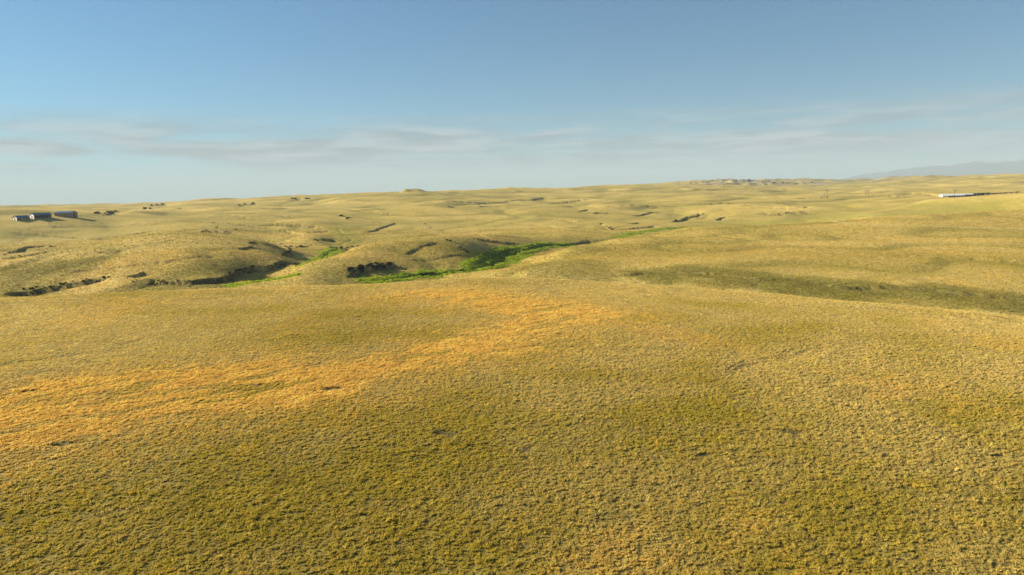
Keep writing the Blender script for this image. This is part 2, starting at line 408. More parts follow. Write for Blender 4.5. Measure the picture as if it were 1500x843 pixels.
# small burrows and scrapes in the near grass
BURROWS = [(485, 570, 1.1), (93, 651, 0.9), (1162, 634, 0.9), (645, 634, 0.9), (662, 637, 0.8), (525, 465, 1.0), (770, 660, 0.6), (1463, 668, 0.6), (376, 565, .8), (1030, 668, .5),
           (430, 752, 0.4), (40, 574, 0.8), (882, 596, 0.6), (700, 780, 0.35), (1245, 745, 0.4), (820, 490, 0.8)]
for px, py, s in BURROWS:
    h = hit(px, py)
    ex, ey = (xf - h[0]), (yf - h[1])
    sel = np.where((np.abs(ex) < 6) & (np.abs(ey) < 6))[0]
    s *= 0.75
    q = (ex[sel] / (1.5 * s)) ** 2 + (ey[sel] / (0.8 * s)) ** 2
    s *= 0.68
    zf[sel] -= 0.55 * s * np.exp(-q)
    q2 = (ex[sel] / (1.6 * s)) ** 2 + ((ey[sel] - 1.7 * s) / (0.9 * s)) ** 2
    zf[sel] += 0.28 * s * np.exp(-q2)
    BARE[sel] = np.maximum(BARE[sel], 0.95 * np.exp(-q * 0.8))

ZG = zf.reshape(NA, NR)


# ------------------------------------------------------------------ the colour of the ground cover (shared by soil and grass)
def to_poly(pts):
    return np.array([hit(px, py)[:2] for px, py in pts])


def in_poly(poly, x, y):
    inside = np.zeros(len(x), bool); n = len(poly); j = n - 1
    for i in range(n):
        xi, yi = poly[i]; xj, yj = poly[j]
        c = ((yi > y) != (yj > y)) & (x < (xj - xi) * (y - yi) / (yj - yi + 1e-12) + xi)
        inside ^= c; j = i
    return inside


def poly_dist(poly, x, y):
    """signed distance, positive inside"""
    best = np.full(len(x), 1e9)
    for i in range(len(poly)):
        a = poly[i - 1]; e = poly[i] - a
        t = np.clip(((x - a[0]) * e[0] + (y - a[1]) * e[1]) / max((e ** 2).sum(), 1e-9), 0, 1)
        best = np.minimum(best, np.hypot(x - a[0] - t * e[0], y - a[1] - t * e[1]))
    return np.where(in_poly(poly, x, y), best, -best)


GOLD = [to_poly([(-160, 715), (0, 682), (100, 660), (200, 634), (330, 615), (450, 603), (530, 583), (600, 550), (690, 535), (760, 520), (790, 505), (720, 490), (700, 478),
                 (640, 497), (560, 515), (480, 525), (390, 522), (290, 533), (180, 545), (90, 552), (0, 560), (-160, 585)]),
        to_poly([(640, 500), (700, 480), (725, 470), (690, 455), (620, 440), (560, 433), (600, 426), (690, 424), (780, 434), (860, 447), (930, 459), (900, 470), (850, 478), (800, 497), (760, 512)])]
GOLDW = [5.0, 6.0]
pA, pB = hit(60, 640), hit(520, 545)
STREAK = (pB - pA)[:2] / np.hypot(*(pB - pA)[:2])


def cover(x, y, r):
    """-> rgb albedo, gold weight, large-scale green weight for points on the ground"""
    su = x * STREAK[0] + y * STREAK[1]; sv = -x * STREAK[1] + y * STREAK[0]
    big = fbm(x, y, 70, 3, 101); med = fbm(x, y, 16, 3, 111); sm = fbm(x, y, 3.2, 2, 121)
    strk = fbm(su / 3.4, sv, 3.6, 3, 131)
    huge = fbm(x, y, 380, 3, 141)
    f = smooth(240, 420, r)
    gold = np.zeros(len(x))
    selr = r < 300
    if selr.any():
        xs, ys = x[selr], y[selr]
        g = np.zeros(len(xs))
        for P, w in zip(GOLD, GOLDW):
            d = poly_dist(P, xs, ys)
            jig = 4.0 * med[selr] + 5.0 * strk[selr] + 1.6 * sm[selr]
            g = np.maximum(g, smooth(-0.55 * w, 1.0 * w, d + jig))
            g = np.maximum(g, 0.45 * smooth(-2.8 * w, 0.4 * w, d + 1.5 * jig))
        hole = smooth(0.12, 0.55, strk[selr] + 0.4 * med[selr])
        gold[selr] = g * (1 - 0.75 * hole)
    # scattered weaker ochre blotches over the rest
    weak = smooth(0.28, 0.75, fbm(x, y * 0.55, 26, 3, 151) + 0.35 * strk + 0.12 * sm) * (0.42 * (1 - f) + 0.32 * f)
    gold = np.maximum(gold, weak * 0.75)
    olive = np.clip(0.40 + 0.40 * big + 0.56 * med + 0.28 * sm, 0, 1)
    olive = olive * (1 - 0.35 * f)
    # the closest ground is greener, the swell above it paler
    closeg = 1 - smooth(55, 120, r)
    olive = np.clip(olive + 0.34 * closeg - 0.26 * smooth(100, 185, r) * (1 - f), 0, 1)
    straw = np.array([0.580, 0.440, 0.138]); oliv = np.array([0.360, 0.276, 0.040]); ochre = np.array([0.645, 0.412, 0.094])
    fars = np.array([0.540, 0.385, 0.105]); farg = np.array([0.390, 0.295, 0.060])
    c = straw[None] * (1 - olive[:, None]) + oliv[None] * olive[:, None]
    fo = np.clip(0.42 + 0.45 * big + 0.35 * med + 0.3 * huge, 0, 1)[:, None]
    cf = fars[None] * (1 - fo) + farg[None] * fo
    c = c * (1 - f[:, None]) + cf * f[:, None]
    c = c * (1 - gold[:, None]) + ochre[None] * gold[:, None]
    # darker or paler single blotches
    c = c * (1 + 0.16 * np.clip(sm, -1, 1) + 0.10 * np.clip(med, -1, 1))[:, None]
    return np.clip(c, 0.01, 0.9), gold


colr, goldf = cover(xf, yf, rf)
gmix = GREEN[:, None]
grn = np.array([0.250, 0.300, 0.020])[None] * (1 + 0.35 * gnoise(xf / 3.5, yf / 3.5, 161))[:, None] * np.ones((len(xf), 1))
colr = colr * (1 - gmix) + grn * gmix
SHADED_SWALES = [([(900, 408), (960, 403), (1010, 402), (1060, 405), (1110, 412), (1165, 415), (1240, 425), (1330, 428), (1400, 435), (1500, 446), (1600, 454)], 20, 0.80),
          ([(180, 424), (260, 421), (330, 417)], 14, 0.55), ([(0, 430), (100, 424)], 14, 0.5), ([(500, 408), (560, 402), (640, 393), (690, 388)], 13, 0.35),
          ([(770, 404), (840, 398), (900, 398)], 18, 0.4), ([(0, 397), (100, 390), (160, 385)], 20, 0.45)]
for pts, hw, amt in SHADED_SWALES:  # slope shade painted in together with the lusher olive grass
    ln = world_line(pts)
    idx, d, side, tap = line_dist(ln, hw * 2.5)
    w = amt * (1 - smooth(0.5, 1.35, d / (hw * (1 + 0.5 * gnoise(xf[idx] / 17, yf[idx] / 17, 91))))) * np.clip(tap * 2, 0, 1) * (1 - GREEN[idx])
    lush_shade = np.array([0.185, 0.158, 0.026])[None] * (1 + 0.3 * gnoise(xf[idx] / 4, yf[idx] / 4, 92))[:, None]
    colr[idx] = colr[idx] * (1 - w[:, None]) + lush_shade * w[:, None]
rockc = np.array([0.23, 0.20, 0.145])
colr = colr * (1 - 0.75 * ROCK[:, None]) + rockc[None] * 0.75 * ROCK[:, None]
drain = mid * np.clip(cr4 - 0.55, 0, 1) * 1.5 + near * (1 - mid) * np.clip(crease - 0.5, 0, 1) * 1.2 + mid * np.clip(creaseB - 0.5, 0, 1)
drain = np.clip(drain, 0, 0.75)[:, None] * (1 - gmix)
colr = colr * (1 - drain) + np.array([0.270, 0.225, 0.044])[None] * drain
# the thatch and soil between the near hill's tufts, gap shade painted in
thatch_shade = ((0.22 + 0.42 * (1 - smooth(80, 190, rf))) * (1 - smooth(190, 290, rf)) * (1 - 0.75 * goldf))[:, None]
colr_cover = colr.copy()
colr = colr * (1 - thatch_shade) + np.array([0.110, 0.080, 0.022])[None] * thatch_shade
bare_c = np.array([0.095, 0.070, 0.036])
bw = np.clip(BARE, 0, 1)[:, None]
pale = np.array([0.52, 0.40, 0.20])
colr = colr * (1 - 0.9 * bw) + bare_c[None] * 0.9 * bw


# ------------------------------------------------------------------ material helpers
def new_mat(name):
    m = bpy.data.materials.new(name); m.use_nodes = True
    return m, m.node_tree.nodes, m.node_tree.links, m.node_tree.nodes['Principled BSDF']


def plain(name, rgb, rough=0.85, var=0.18, scale=1.5, metallic=0.0, spec=0.2):
    m, n, l, p = new_mat(name)
    t = n.new('ShaderNodeTexNoise'); t.inputs['Scale'].default_value = scale; t.inputs['Detail'].default_value = 5
    tcn = n.new('ShaderNodeTexCoord'); l.new(tcn.outputs['Object'], t.inputs['Vector'])
    mx = n.new('ShaderNodeMix'); mx.data_type = 'RGBA'
    l.new(t.outputs['Fac'], mx.inputs[0])
    mx.inputs[6].default_value = tuple(max(0, c * (1 - var * 1.6)) for c in rgb) + (1,)
    mx.inputs[7].default_value = tuple(min(1, c * (1 + var)) for c in rgb) + (1,)
    l.new(mx.outputs[2], p.inputs['Base Color'])
    p.inputs['Roughness'].default_value = rough; p.inputs['Metallic'].default_value = metallic
    p.inputs['Specular IOR Level'].default_value = spec
    return m


def terrain_material():
    m, n, l, p = new_mat('prairie_ground')
    at = n.new('ShaderNodeAttribute'); at.attribute_name = 'cover'
    tcn = n.new('ShaderNodeTexCoord')
    t1 = n.new('ShaderNodeTexNoise'); t1.inputs['Scale'].default_value = 1.1; t1.inputs['Detail'].default_value = 6; t1.inputs['Roughness'].default_value = 0.65
    t2 = n.new('ShaderNodeTexNoise'); t2.inputs['Scale'].default_value = 0.22; t2.inputs['Detail'].default_value = 6; t2.inputs['Roughness'].default_value = 0.7
    for t in (t1, t2): l.new(tcn.outputs['Object'], t.inputs['Vector'])
    mp = n.new('ShaderNodeMapRange'); mp.inputs['From Min'].default_value = 0.3; mp.inputs['From Max'].default_value = 0.7
    mp.inputs['To Min'].default_value = 0.72; mp.inputs['To Max'].default_value = 1.22
    l.new(t1.outputs['Fac'], mp.inputs['Value'])
    mp2 = n.new('ShaderNodeMapRange'); mp2.inputs['From Min'].default_value = 0.3; mp2.inputs['From Max'].default_value = 0.7
    mp2.inputs['To Min'].default_value = 0.84; mp2.inputs['To Max'].default_value = 1.14
    l.new(t2.outputs['Fac'], mp2.inputs['Value'])
    mul = n.new('ShaderNodeMath'); mul.operation = 'MULTIPLY'
    l.new(mp.outputs[0], mul.inputs[0]); l.new(mp2.outputs[0], mul.inputs[1])
    sc = n.new('ShaderNodeVectorMath'); sc.operation = 'SCALE'
    l.new(at.outputs['Color'], sc.inputs[0]); l.new(mul.outputs[0], sc.inputs['Scale'])
    l.new(sc.outputs[0], p.inputs['Base Color'])
    p.inputs['Roughness'].default_value = 0.95; p.inputs['Specular IOR Level'].default_value = 0.05
    ad = n.new('ShaderNodeMath'); ad.operation = 'ADD'
    l.new(t1.outputs['Fac'], ad.inputs[0]); l.new(t2.outputs['Fac'], ad.inputs[1])
    bp = n.new('ShaderNodeBump'); bp.inputs['Strength'].default_value = 0.85; bp.inputs['Distance'].default_value = 0.7
    l.new(ad.outputs[0], bp.inputs['Height']); l.new(bp.outputs[0], p.inputs['Normal'])
    return m


MAT_GROUND = terrain_material()


def grid_mesh(name, co, nu, nv, close_u=False, mat=None):
    me = bpy.data.meshes.new(name)
    me.vertices.add(len(co)); me.vertices.foreach_set('co', co.astype(np.float32).ravel())
    u = np.arange(nu if close_u else nu - 1); v = np.arange(nv - 1)
    U, V = np.meshgrid(u, v, indexing='ij'); U2 = (U + 1) % nu
    q = np.stack([U * nv + V, U * nv + V + 1, U2 * nv + V + 1, U2 * nv + V], -1).reshape(-1, 4)
    me.loops.add(q.size); me.loops.foreach_set('vertex_index', q.astype(np.int32).ravel())
    me.polygons.add(len(q)); me.polygons.foreach_set('loop_start', np.arange(0, q.size, 4, dtype=np.int32))
    me.polygons.foreach_set('use_smooth', np.ones(len(q), bool))
    me.update(calc_edges=True); me.validate()
    if mat: me.materials.append(mat)
    return me


def set_kind(o, k): o['kind'] = k


def link(name, me, parent=None):
    o = bpy.data.objects.new(name, me); COL.objects.link(o)
    if parent: o.parent = parent
    return o


tm = grid_mesh('terrain', np.stack([xf, yf, zf], -1), NA, NR, True, MAT_GROUND)
ca = tm.attributes.new('cover', 'FLOAT_COLOR', 'POINT')
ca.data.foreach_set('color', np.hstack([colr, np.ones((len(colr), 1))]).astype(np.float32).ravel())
terrain = link('terrain', tm); set_kind(terrain, 'structure')
# flip if the normals point down
if tm.polygons[NR * 5 + 300].normal.z < 0: tm.flip_normals()


# ------------------------------------------------------------------ grass
def tuft_mesh(name, seed, nb, rad, hgt, width, lean, mat, core=0.0):
    r_ = random.Random(seed); v = []; f = []
    for b in range(nb):
        a = r_.uniform(0, 2 * math.pi); rr = rad * math.sqrt(r_.random()) * 0.55
        x, y = rr * math.cos(a), rr * math.sin(a)
        out = a + r_.uniform(-0.7, 0.7); h = hgt * r_.uniform(0.65, 1.15); w = width * r_.uniform(0.7, 1.3)
        spread = rad * r_.uniform(0.25, 0.95)
        dx, dy = math.cos(out) * spread + lean[0], math.sin(out) * spread + lean[1]
        t = r_.uniform(0, math.pi); px, py = math.cos(t) * w / 2, math.sin(t) * w / 2
        k = len(v)
        v += [(x - px, y - py, -0.04), (x + px, y + py, -0.04),
              (x + dx * 0.45 - px, y + dy * 0.45 - py, h * 0.68), (x + dx * 0.45 + px, y + dy * 0.45 + py, h * 0.68),
              (x + dx, y + dy, h * r_.uniform(0.85, 1.0))]
        f += [(k, k + 1, k + 3, k + 2), (k + 2, k + 3, k + 4)]
    if core:
        k = len(v); m_ = 7
        for ring, (q, zz) in enumerate(((1.0, -0.03), (0.86, 0.38), (0.5, 0.68))):
            for i in range(m_):
                t = 2 * math.pi * (i + 0.5 * ring) / m_; j = r_.uniform(0.75, 1.2)
                v.append((rad * 0.62 * q * j * math.cos(t) + lean[0] * zz * 0.5, rad * 0.62 * q * j * math.sin(t) + lean[1] * zz * 0.5, zz * hgt * core * r_.uniform(0.85, 1.15)))
        v.append((lean[0] * 0.4, lean[1] * 0.4, hgt * core * 0.8))
        for ring in range(2):
            for i in range(m_):
                a0, a1 = k + ring * m_ + i, k + ring * m_ + (i + 1) % m_
                f += [(a0, a1, a1 + m_), (a0, a1 + m_, a0 + m_)]
        for i in range(m_): f.append((k + 2 * m_ + i, k + 2 * m_ + (i + 1) % m_, k + 3 * m_))
    me = bpy.data.meshes.new(name); me.from_pydata(v, [], f); me.materials.append(mat)
    return me


def grass_material(name):
    m, n, l, p = new_mat(name)
    at = n.new('ShaderNodeAttribute'); at.attribute_type = 'INSTANCER'; at.attribute_name = 'tint'
    n.remove(p)
    df = n.new('ShaderNodeBsdfDiffuse'); tr = n.new('ShaderNodeBsdfTranslucent'); mx = n.new('ShaderNodeMixShader')
    mx.inputs[0].default_value = 0.38
    l.new(at.outputs['Color'], df.inputs[0]); l.new(at.outputs['Color'], tr.inputs[0])
    l.new(df.outputs[0], mx.inputs[1]); l.new(tr.outputs[0], mx.inputs[2])
    l.new(mx.outputs[0], n['Material Output'].inputs['Surface'])
    return m


def scatter(name, pos, rot, scl, col, protos):
    """one stuff object: points that carry grass tufts"""
    me = bpy.data.meshes.new(name)
    me.vertices.add(len(pos)); me.vertices.foreach_set('co', pos.astype(np.float32).ravel())
    a = me.attributes.new('turn', 'FLOAT_VECTOR', 'POINT'); a.data.foreach_set('vector', rot.astype(np.float32).ravel())
    a = me.attributes.new('size', 'FLOAT_VECTOR', 'POINT'); a.data.foreach_set('vector', scl.astype(np.float32).ravel())
    a = me.attributes.new('tint', 'FLOAT_COLOR', 'POINT')
    a.data.foreach_set('color', np.hstack([col, np.ones((len(col), 1))]).astype(np.float32).ravel())
    o = link(name, me); set_kind(o, 'stuff')
    pc = bpy.data.collections.new(name + '_tufts')
    for i, pm in enumerate(protos): pc.objects.link(bpy.data.objects.new(pm.name, pm))
    ng = bpy.data.node_groups.new(name, 'GeometryNodeTree')
    ng.interface.new_socket('Geometry', in_out='INPUT', socket_type='NodeSocketGeometry')
    ng.interface.new_socket('Geometry', in_out='OUTPUT', socket_type='NodeSocketGeometry')
    N, L = ng.nodes, ng.links
    gi = N.new('NodeGroupInput'); go = N.new('NodeGroupOutput')
    ci = N.new('GeometryNodeCollectionInfo'); ci.inputs['Collection'].default_value = pc
    ci.inputs['Separate Children'].default_value = True; ci.inputs['Reset Children'].default_value = True
    ip = N.new('GeometryNodeInstanceOnPoints'); ip.inputs['Pick Instance'].default_value = True
    ri = N.new('FunctionNodeRandomValue'); ri.data_type = 'INT'
    ri.inputs[4].default_value = 0; ri.inputs[5].default_value = len(protos) - 1
    ar = N.new('GeometryNodeInputNamedAttribute'); ar.data_type = 'FLOAT_VECTOR'; ar.inputs['Name'].default_value = 'turn'
    as_ = N.new('GeometryNodeInputNamedAttribute'); as_.data_type = 'FLOAT_VECTOR'; as_.inputs['Name'].default_value = 'size'
    L.new(gi.outputs[0], ip.inputs['Points']); L.new(ci.outputs[0], ip.inputs['Instance'])
    L.new(ri.outputs[2], ip.inputs['Instance Index'])
    L.new(ar.outputs[0], ip.inputs['Rotation']); L.new(as_.outputs[0], ip.inputs['Scale'])
    L.new(ip.outputs[0], go.inputs[0])
    md = o.modifiers.new('grass', 'NODES'); md.node_group = ng
    return o


HALF = math.radians(43)
MAT_GRASS = grass_material('bunch_grass')
RINGS = [(30, 62, 27.0, 0.55), (62, 110, 19.0, 0.60), (110, 165, 13.0, 0.70), (165, 250, 6.5, 0.86), (250, 420, 1.7, 1.15), (420, 760, 0.32, 1.7)]


def sample_ring(r0, r1, dens):
    n = int(dens * HALF * (r1 * r1 - r0 * r0))
    r = np.sqrt(rng.uniform(r0 * r0, r1 * r1, n)); a = rng.uniform(-HALF, HALF, n)
    return r * np.sin(a), r * np.cos(a), r


FPROP = {}
GRNg = GREEN.reshape(NA, NR); BAREg = BARE.reshape(NA, NR)
px_, py_, pr_, ps_ = [], [], [], []
for r0, r1, dn, s in RINGS:
    x, y, r = sample_ring(r0, r1, dn)
    px_.append(x); py_.append(y); pr_.append(r); ps_.append(np.full(len(x), s))
gx, gy, gr, gs = map(np.concatenate, (px_, py_, pr_, ps_))
ccol, cgold = cover(gx, gy, gr)
cgreen = grid_h(gx, gy, GRNg); cbare = grid_h(gx, gy, BAREg)
outer = gr > 200
for ch in range(3):
    ccol[outer, ch] = grid_h(gx[outer], gy[outer], colr_cover[:, ch].reshape(NA, NR))
clump = fbm(gx, gy, 0.9, 2, 201)
keep = (cbare < 0.35) & (clump > -0.50 - 0.8 * (gr > 160)) & (cgreen < 0.35)
gx, gy, gr, gs, ccol, cgold, clump = (a[keep] for a in (gx, gy, gr, gs, ccol, cgold, clump))
gz = grid_h(gx, gy, ZG)
n = len(gx)
isgold = (cgold > rng.uniform(0.35, 0.65, n)) & (gr < 300)
hv = rng.normal(0, 1, n)
tint = ccol * (1.25 + 0.15 * hv)[:, None]
warm = rng.normal(0, 0.04, n)
tint[:, 0] *= 1 + warm; tint[:, 1] *= 1 - 0.1 * warm; tint[:, 2] *= 1 - warm
tint = np.clip(tint, 0.01, 0.85)
base_s = gs * np.clip(rng.lognormal(0, 0.26, n), 0.5, 2.0) * np.where(rng.random(n) < 0.010, 1.5, 1.0)
lean = (0.10, 0.02)
pb = [tuft_mesh('bunch_grass', 10 + k, 24, 0.21, 0.24, 0.028, lean, MAT_GRASS, 0.62) for k in range(6)]
pgold = [tuft_mesh('golden_bunch', 30 + k, 22, 0.27, 0.26, 0.026, (0.24, 0.07), MAT_GRASS, 0.6) for k in range(5)]
rz = rng.uniform(0, 2 * math.pi, n)
b = ~isgold
sb = base_s[b] * np.clip(1 + 0.35 * clump[b], 0.6, 1.5) * np.clip(1 + 0.16 * fbm(gx[b], gy[b], 7.0, 2, 205), 0.75, 1.25)
scatter('prairie_grass', np.stack([gx[b], gy[b], gz[b]], -1), np.stack([rng.normal(0, 0.12, b.sum()), rng.normal(0, 0.12, b.sum()), rz[b]], -1),
        np.stack([sb, sb, sb * (0.90 - 0.30 * smooth(60, 170, gr[b]))], -1), tint[b], pb)
g = isgold
sg = base_s[g] * 1.15
scatter('golden_grass', np.stack([gx[g], gy[g], gz[g]], -1), np.stack([rng.normal(0, 0.1, g.sum()), rng.normal(0, 0.1, g.sum()), rng.normal(0.2, 0.5, g.sum())], -1),
        np.stack([sg, sg, sg * 0.8], -1), tint[g], pgold)

# green sedge and reeds in the creek bottoms
cx_, cy_ = [], []
for ln, hw, amt in GREEN_LINES:
    if amt < 0.45: continue
    seg = np.hypot(*np.diff(ln, axis=0).T); tot = seg.sum()
    k = int(tot * hw * 2 * 1.4)
    t = rng.uniform(0, tot, k); acc = np.concatenate([[0], np.cumsum(seg)])
    x = np.interp(t, acc, ln[:, 0]) + rng.normal(0, hw * 0.5, k); y = np.interp(t, acc, ln[:, 1]) + rng.normal(0, hw * 0.5, k)
    cx_.append(x); cy_.append(y)
cx_ = np.concatenate(cx_); cy_ = np.concatenate(cy_)
gg = grid_h(cx_, cy_, GRNg)
kk = gg > rng.uniform(0.25, 0.75, len(cx_))
cx_, cy_ = cx_[kk], cy_[kk]
cz_ = grid_h(cx_, cy_, ZG); nc = len(cx_)
darkp = smooth(0.1, 0.6, fbm(cx_, cy_, 9, 2, 211))
ctint = np.array([0.360, 0.430, 0.026])[None] * (1 - darkp[:, None]) + np.array([0.220, 0.300, 0.018])[None] * darkp[:, None]
ctint = ctint * np.clip(1 + 0.2 * rng.normal(0, 1, nc), 0.5, 1.6)[:, None]
pcreek = [tuft_mesh('sedge', 50 + k, 24, 0.34, 0.55, 0.06, (0.05, 0.0), MAT_GRASS) for k in range(4)]
cs = np.clip(rng.lognormal(-0.1, 0.3, nc), 0.45, 1.8) * (1 + 0.35 * darkp)
scatter('creek_sedge', np.stack([cx_, cy_, cz_], -1), np.stack([rng.normal(0, 0.1, nc), rng.normal(0, 0.1, nc), rng.uniform(0, 6.28, nc)], -1),
        np.stack([cs, cs, cs], -1), ctint, pcreek)
# low dark brush in the cut banks
bx_, by_, bs_ = [], [], []
for pts, hh, reach, dark in BANKS:
    if dark < 0.75 or hh < 0.5: continue
    ln = world_line(pts); seg = np.hypot(*np.diff(ln, axis=0).T); tot = seg.sum(); acc = np.concatenate([[0], np.cumsum(seg)])
    big_ = 1 + np.hypot(*ln.mean(0)) / 700
    farb = 1.0 if np.hypot(*ln.mean(0)) < 650 else 0.45
    k = int(farb * tot * reach * 0.13 * dark / big_ * (2.0 if dark > 0.85 else 1.0))
    t = rng.uniform(0.03 * tot, 0.97 * tot, k); off = np.abs(rng.normal(0, 0.30 * reach, k)) - 0.3
    x = np.interp(t, acc, ln[:, 0]); y = np.interp(t, acc, ln[:, 1]); q = 1 - off / np.hypot(x, y)
    x, y = x * q, y * q
    m = gnoise(x / 7, y / 7, 221) + rng.normal(0, 0.25, k) > -0.05
    bx_.append(x[m]); by_.append(y[m]); bs_.append(np.full(m.sum(), (0.62 if farb == 1 else 0.42) * big_ * (0.6 + 0.5 * dark)))
bx_, by_, bs_ = map(np.concatenate, (bx_, by_, bs_)); nb_ = len(bx_)
btint = (np.array([0.105, 0.085, 0.032])[None] * (1 + 0.7 * (np.hypot(bx_, by_) > 650))[:, None]) * np.clip(1 + 0.35 * rng.normal(0, 1, nb_), 0.4, 2.0)[:, None]
bs_ = bs_ * np.clip(rng.lognormal(0, 0.3, nb_), 0.5, 2)
pbrush = [tuft_mesh('low_brush', 70 + k, 26, 0.55, 0.62, 0.10, (0.0, 0.0), MAT_GRASS, 0.8) for k in range(4)]
scatter('gully_brush', np.stack([bx_, by_, grid_h(bx_, by_, ZG)], -1), np.stack([rng.normal(0, .1, nb_), rng.normal(0, .1, nb_), rng.uniform(0, 6.28, nb_)], -1), np.stack([bs_, bs_, bs_ * 0.8], -1), btint, pbrush)
print('TUFTS', nb_, int(b.sum()), int(g.sum()), nc)


# ------------------------------------------------------------------ distant mountains
def make_mountains():
    na, nr = 150, 26
    az = np.radians(np.linspace(20, 64, na)); r = np.linspace(18400, 23600, nr)
    A, Rg = np.meshgrid(az, r, indexing='ij')
    x = Rg * np.sin(A); y = Rg * np.cos(A)
    deg = np.degrees(A)
    env = np.interp(deg, [20, 23.8, 25.5, 27, 29, 31, 33, 37, 44, 52, 60, 64], [0, 0.12, 0.42, 0.62, 0.76, 0.84, 0.93, 0.98, 1.0, 0.95, 0.8, 0.6])
    cross = np.exp(-((Rg - 21000) / 1300) ** 2)
    rid_ = 1 - np.abs(fbm(x.ravel(), y.ravel(), 1500, 4, 301).reshape(x.shape)) * 1.2
    h = 735 * env * cross * (0.80 + 0.17 * rid_) + 26 * env * fbm(x.ravel(), y.ravel(), 900, 3, 305).reshape(x.shape) * cross
    z = CAM_Z - 110 + h
    m = plain('mountain_forest', (0.045, 0.065, 0.06), 0.95, 0.3, 0.002)
    me = grid_mesh('mountains', np.stack([x.ravel(), y.ravel(), z.ravel()], -1), na, nr, False, m)
    if me.polygons[200].normal.z < 0: me.flip_normals()
    o = link('mountains', me); set_kind(o, 'structure')


make_mountains()


# ------------------------------------------------------------------ mesh builders for things
class MB:
    def __init__(self): self.v = []; self.f = []

    def box(self, x0, x1, y0, y1, z0, z1):
        k = len(self.v)
        self.v += [(x0, y0, z0), (x1, y0, z0), (x1, y1, z0), (x0, y1, z0), (x0, y0, z1), (x1, y0, z1), (x1, y1, z1), (x0, y1, z1)]
        self.f += [tuple(k + i for i in q) for q in ((0, 3, 2, 1), (4, 5, 6, 7), (0, 1, 5, 4), (1, 2, 6, 5), (2, 3, 7, 6), (3, 0, 4, 7))]
        return self

    def prism(self, poly, axis, a0, a1):
        """poly: 2-D outline, extruded along axis 'x' (poly = y,z) or 'y' (poly = x,z)"""
        k = len(self.v); n = len(poly)
        for a in (a0, a1):
            for p, q in poly: self.v.append((a, p, q) if axis == 'x' else (p, a, q))
        self.f.append(tuple(k + i for i in range(n))); self.f.append(tuple(k + n + i for i in reversed(range(n))))
        for i in range(n):
            j = (i + 1) % n; self.f.append((k + i, k + n + i, k + n + j, k + j))
        return self

    def tube(self, p, q, r0, r1=None, n=8):
        r1 = r0 if r1 is None else r1
        p = Vector(p); q = Vector(q); d = (q - p).normalized()
        u = d.orthogonal().normalized(); w = d.cross(u); k = len(self.v)
        for c, r in ((p, r0), (q, r1)):
            for i in range(n):
                t = 2 * math.pi * i / n; self.v.append(tuple(c + u * (r * math.cos(t)) + w * (r * math.sin(t))))
        for i in range(n):
            j = (i + 1) % n; self.f.append((k + i, k + j, k + n + j, k + n + i))
        self.f.append(tuple(k + i for i in reversed(range(n)))); self.f.append(tuple(k + n + i for i in range(n)))
        return self

    def mesh(self, name, mat):
        me = bpy.data.meshes.new(name); me.from_pydata(self.v, [], self.f)
        bm = bmesh.new(); bm.from_mesh(me); bmesh.ops.recalc_face_normals(bm, faces=bm.faces); bm.to_mesh(me); bm.free()
        me.materials.append(mat); return me

    def build(self, name, mat, parent=None): return link(name, self.mesh(name, mat), parent)


def tag(o, label, cat, group=None):
    o['label'] = label; o['category'] = cat
    if group: o['group'] = group
    return o


def empty(name, loc, rz=0):
    o = bpy.data.objects.new(name, None); COL.objects.link(o)
    o.empty_display_size = 0.5; o.location = loc; o.rotation_euler = (0, 0, rz); return o


def copy_thing(root, loc, rz, scale=None, label=None, group=None):
    r_ = root.copy(); COL.objects.link(r_); r_.location = loc; r_.rotation_euler = (0, 0, rz)
    if scale: r_.scale = scale
    if label: r_['label'] = label
    if group: r_['group'] = group
    for ch in root.children:
        c = ch.copy(); COL.objects.link(c); c.parent = r_
        for g_ in ch.children:
            d_ = g_.copy(); COL.objects.link(d_); d_.parent = c
    return r_


def ground(x, y): return float(grid_h(np.array([x]), np.array([y]), ZG)[0])


zf = ZG.ravel()

M_WHITE = plain('white_painted_board', (0.72, 0.68, 0.60), 0.7, 0.12)
M_TAN = plain('tan_metal_siding', (0.27, 0.205, 0.135), 0.6, 0.12)
M_ROOF_TEAL = plain('teal_metal_roof', (0.05, 0.13, 0.17), 0.45, 0.2, spec=0.4)
M_ROOF_BLUE = plain('blue_metal_roof', (0.06, 0.12, 0.20), 0.45, 0.2, spec=0.4)
M_DARKWOOD = plain('weathered_dark_wood', (0.07, 0.055, 0.045), 0.9, 0.3)
M_POST = plain('grey_fence_wood', (0.15, 0.12, 0.09), 0.9, 0.3)
M_SILVER = plain('bare_galvanised_metal', (0.75, 0.77, 0.78), 0.35, 0.08, metallic=0.35, spec=0.5)
M_SHEDROOF = plain('white_sheet_roof', (0.62, 0.62, 0.60), 0.6, 0.06)
M_RED = plain('faded_red_paint', (0.32, 0.05, 0.04), 0.7, 0.2)
M_GLASS = plain('window_glass', (0.03, 0.04, 0.05), 0.15, 0.1, spec=0.5)
M_TYRE = plain('tyre_rubber', (0.02, 0.02, 0.02), 0.9, 0.2)


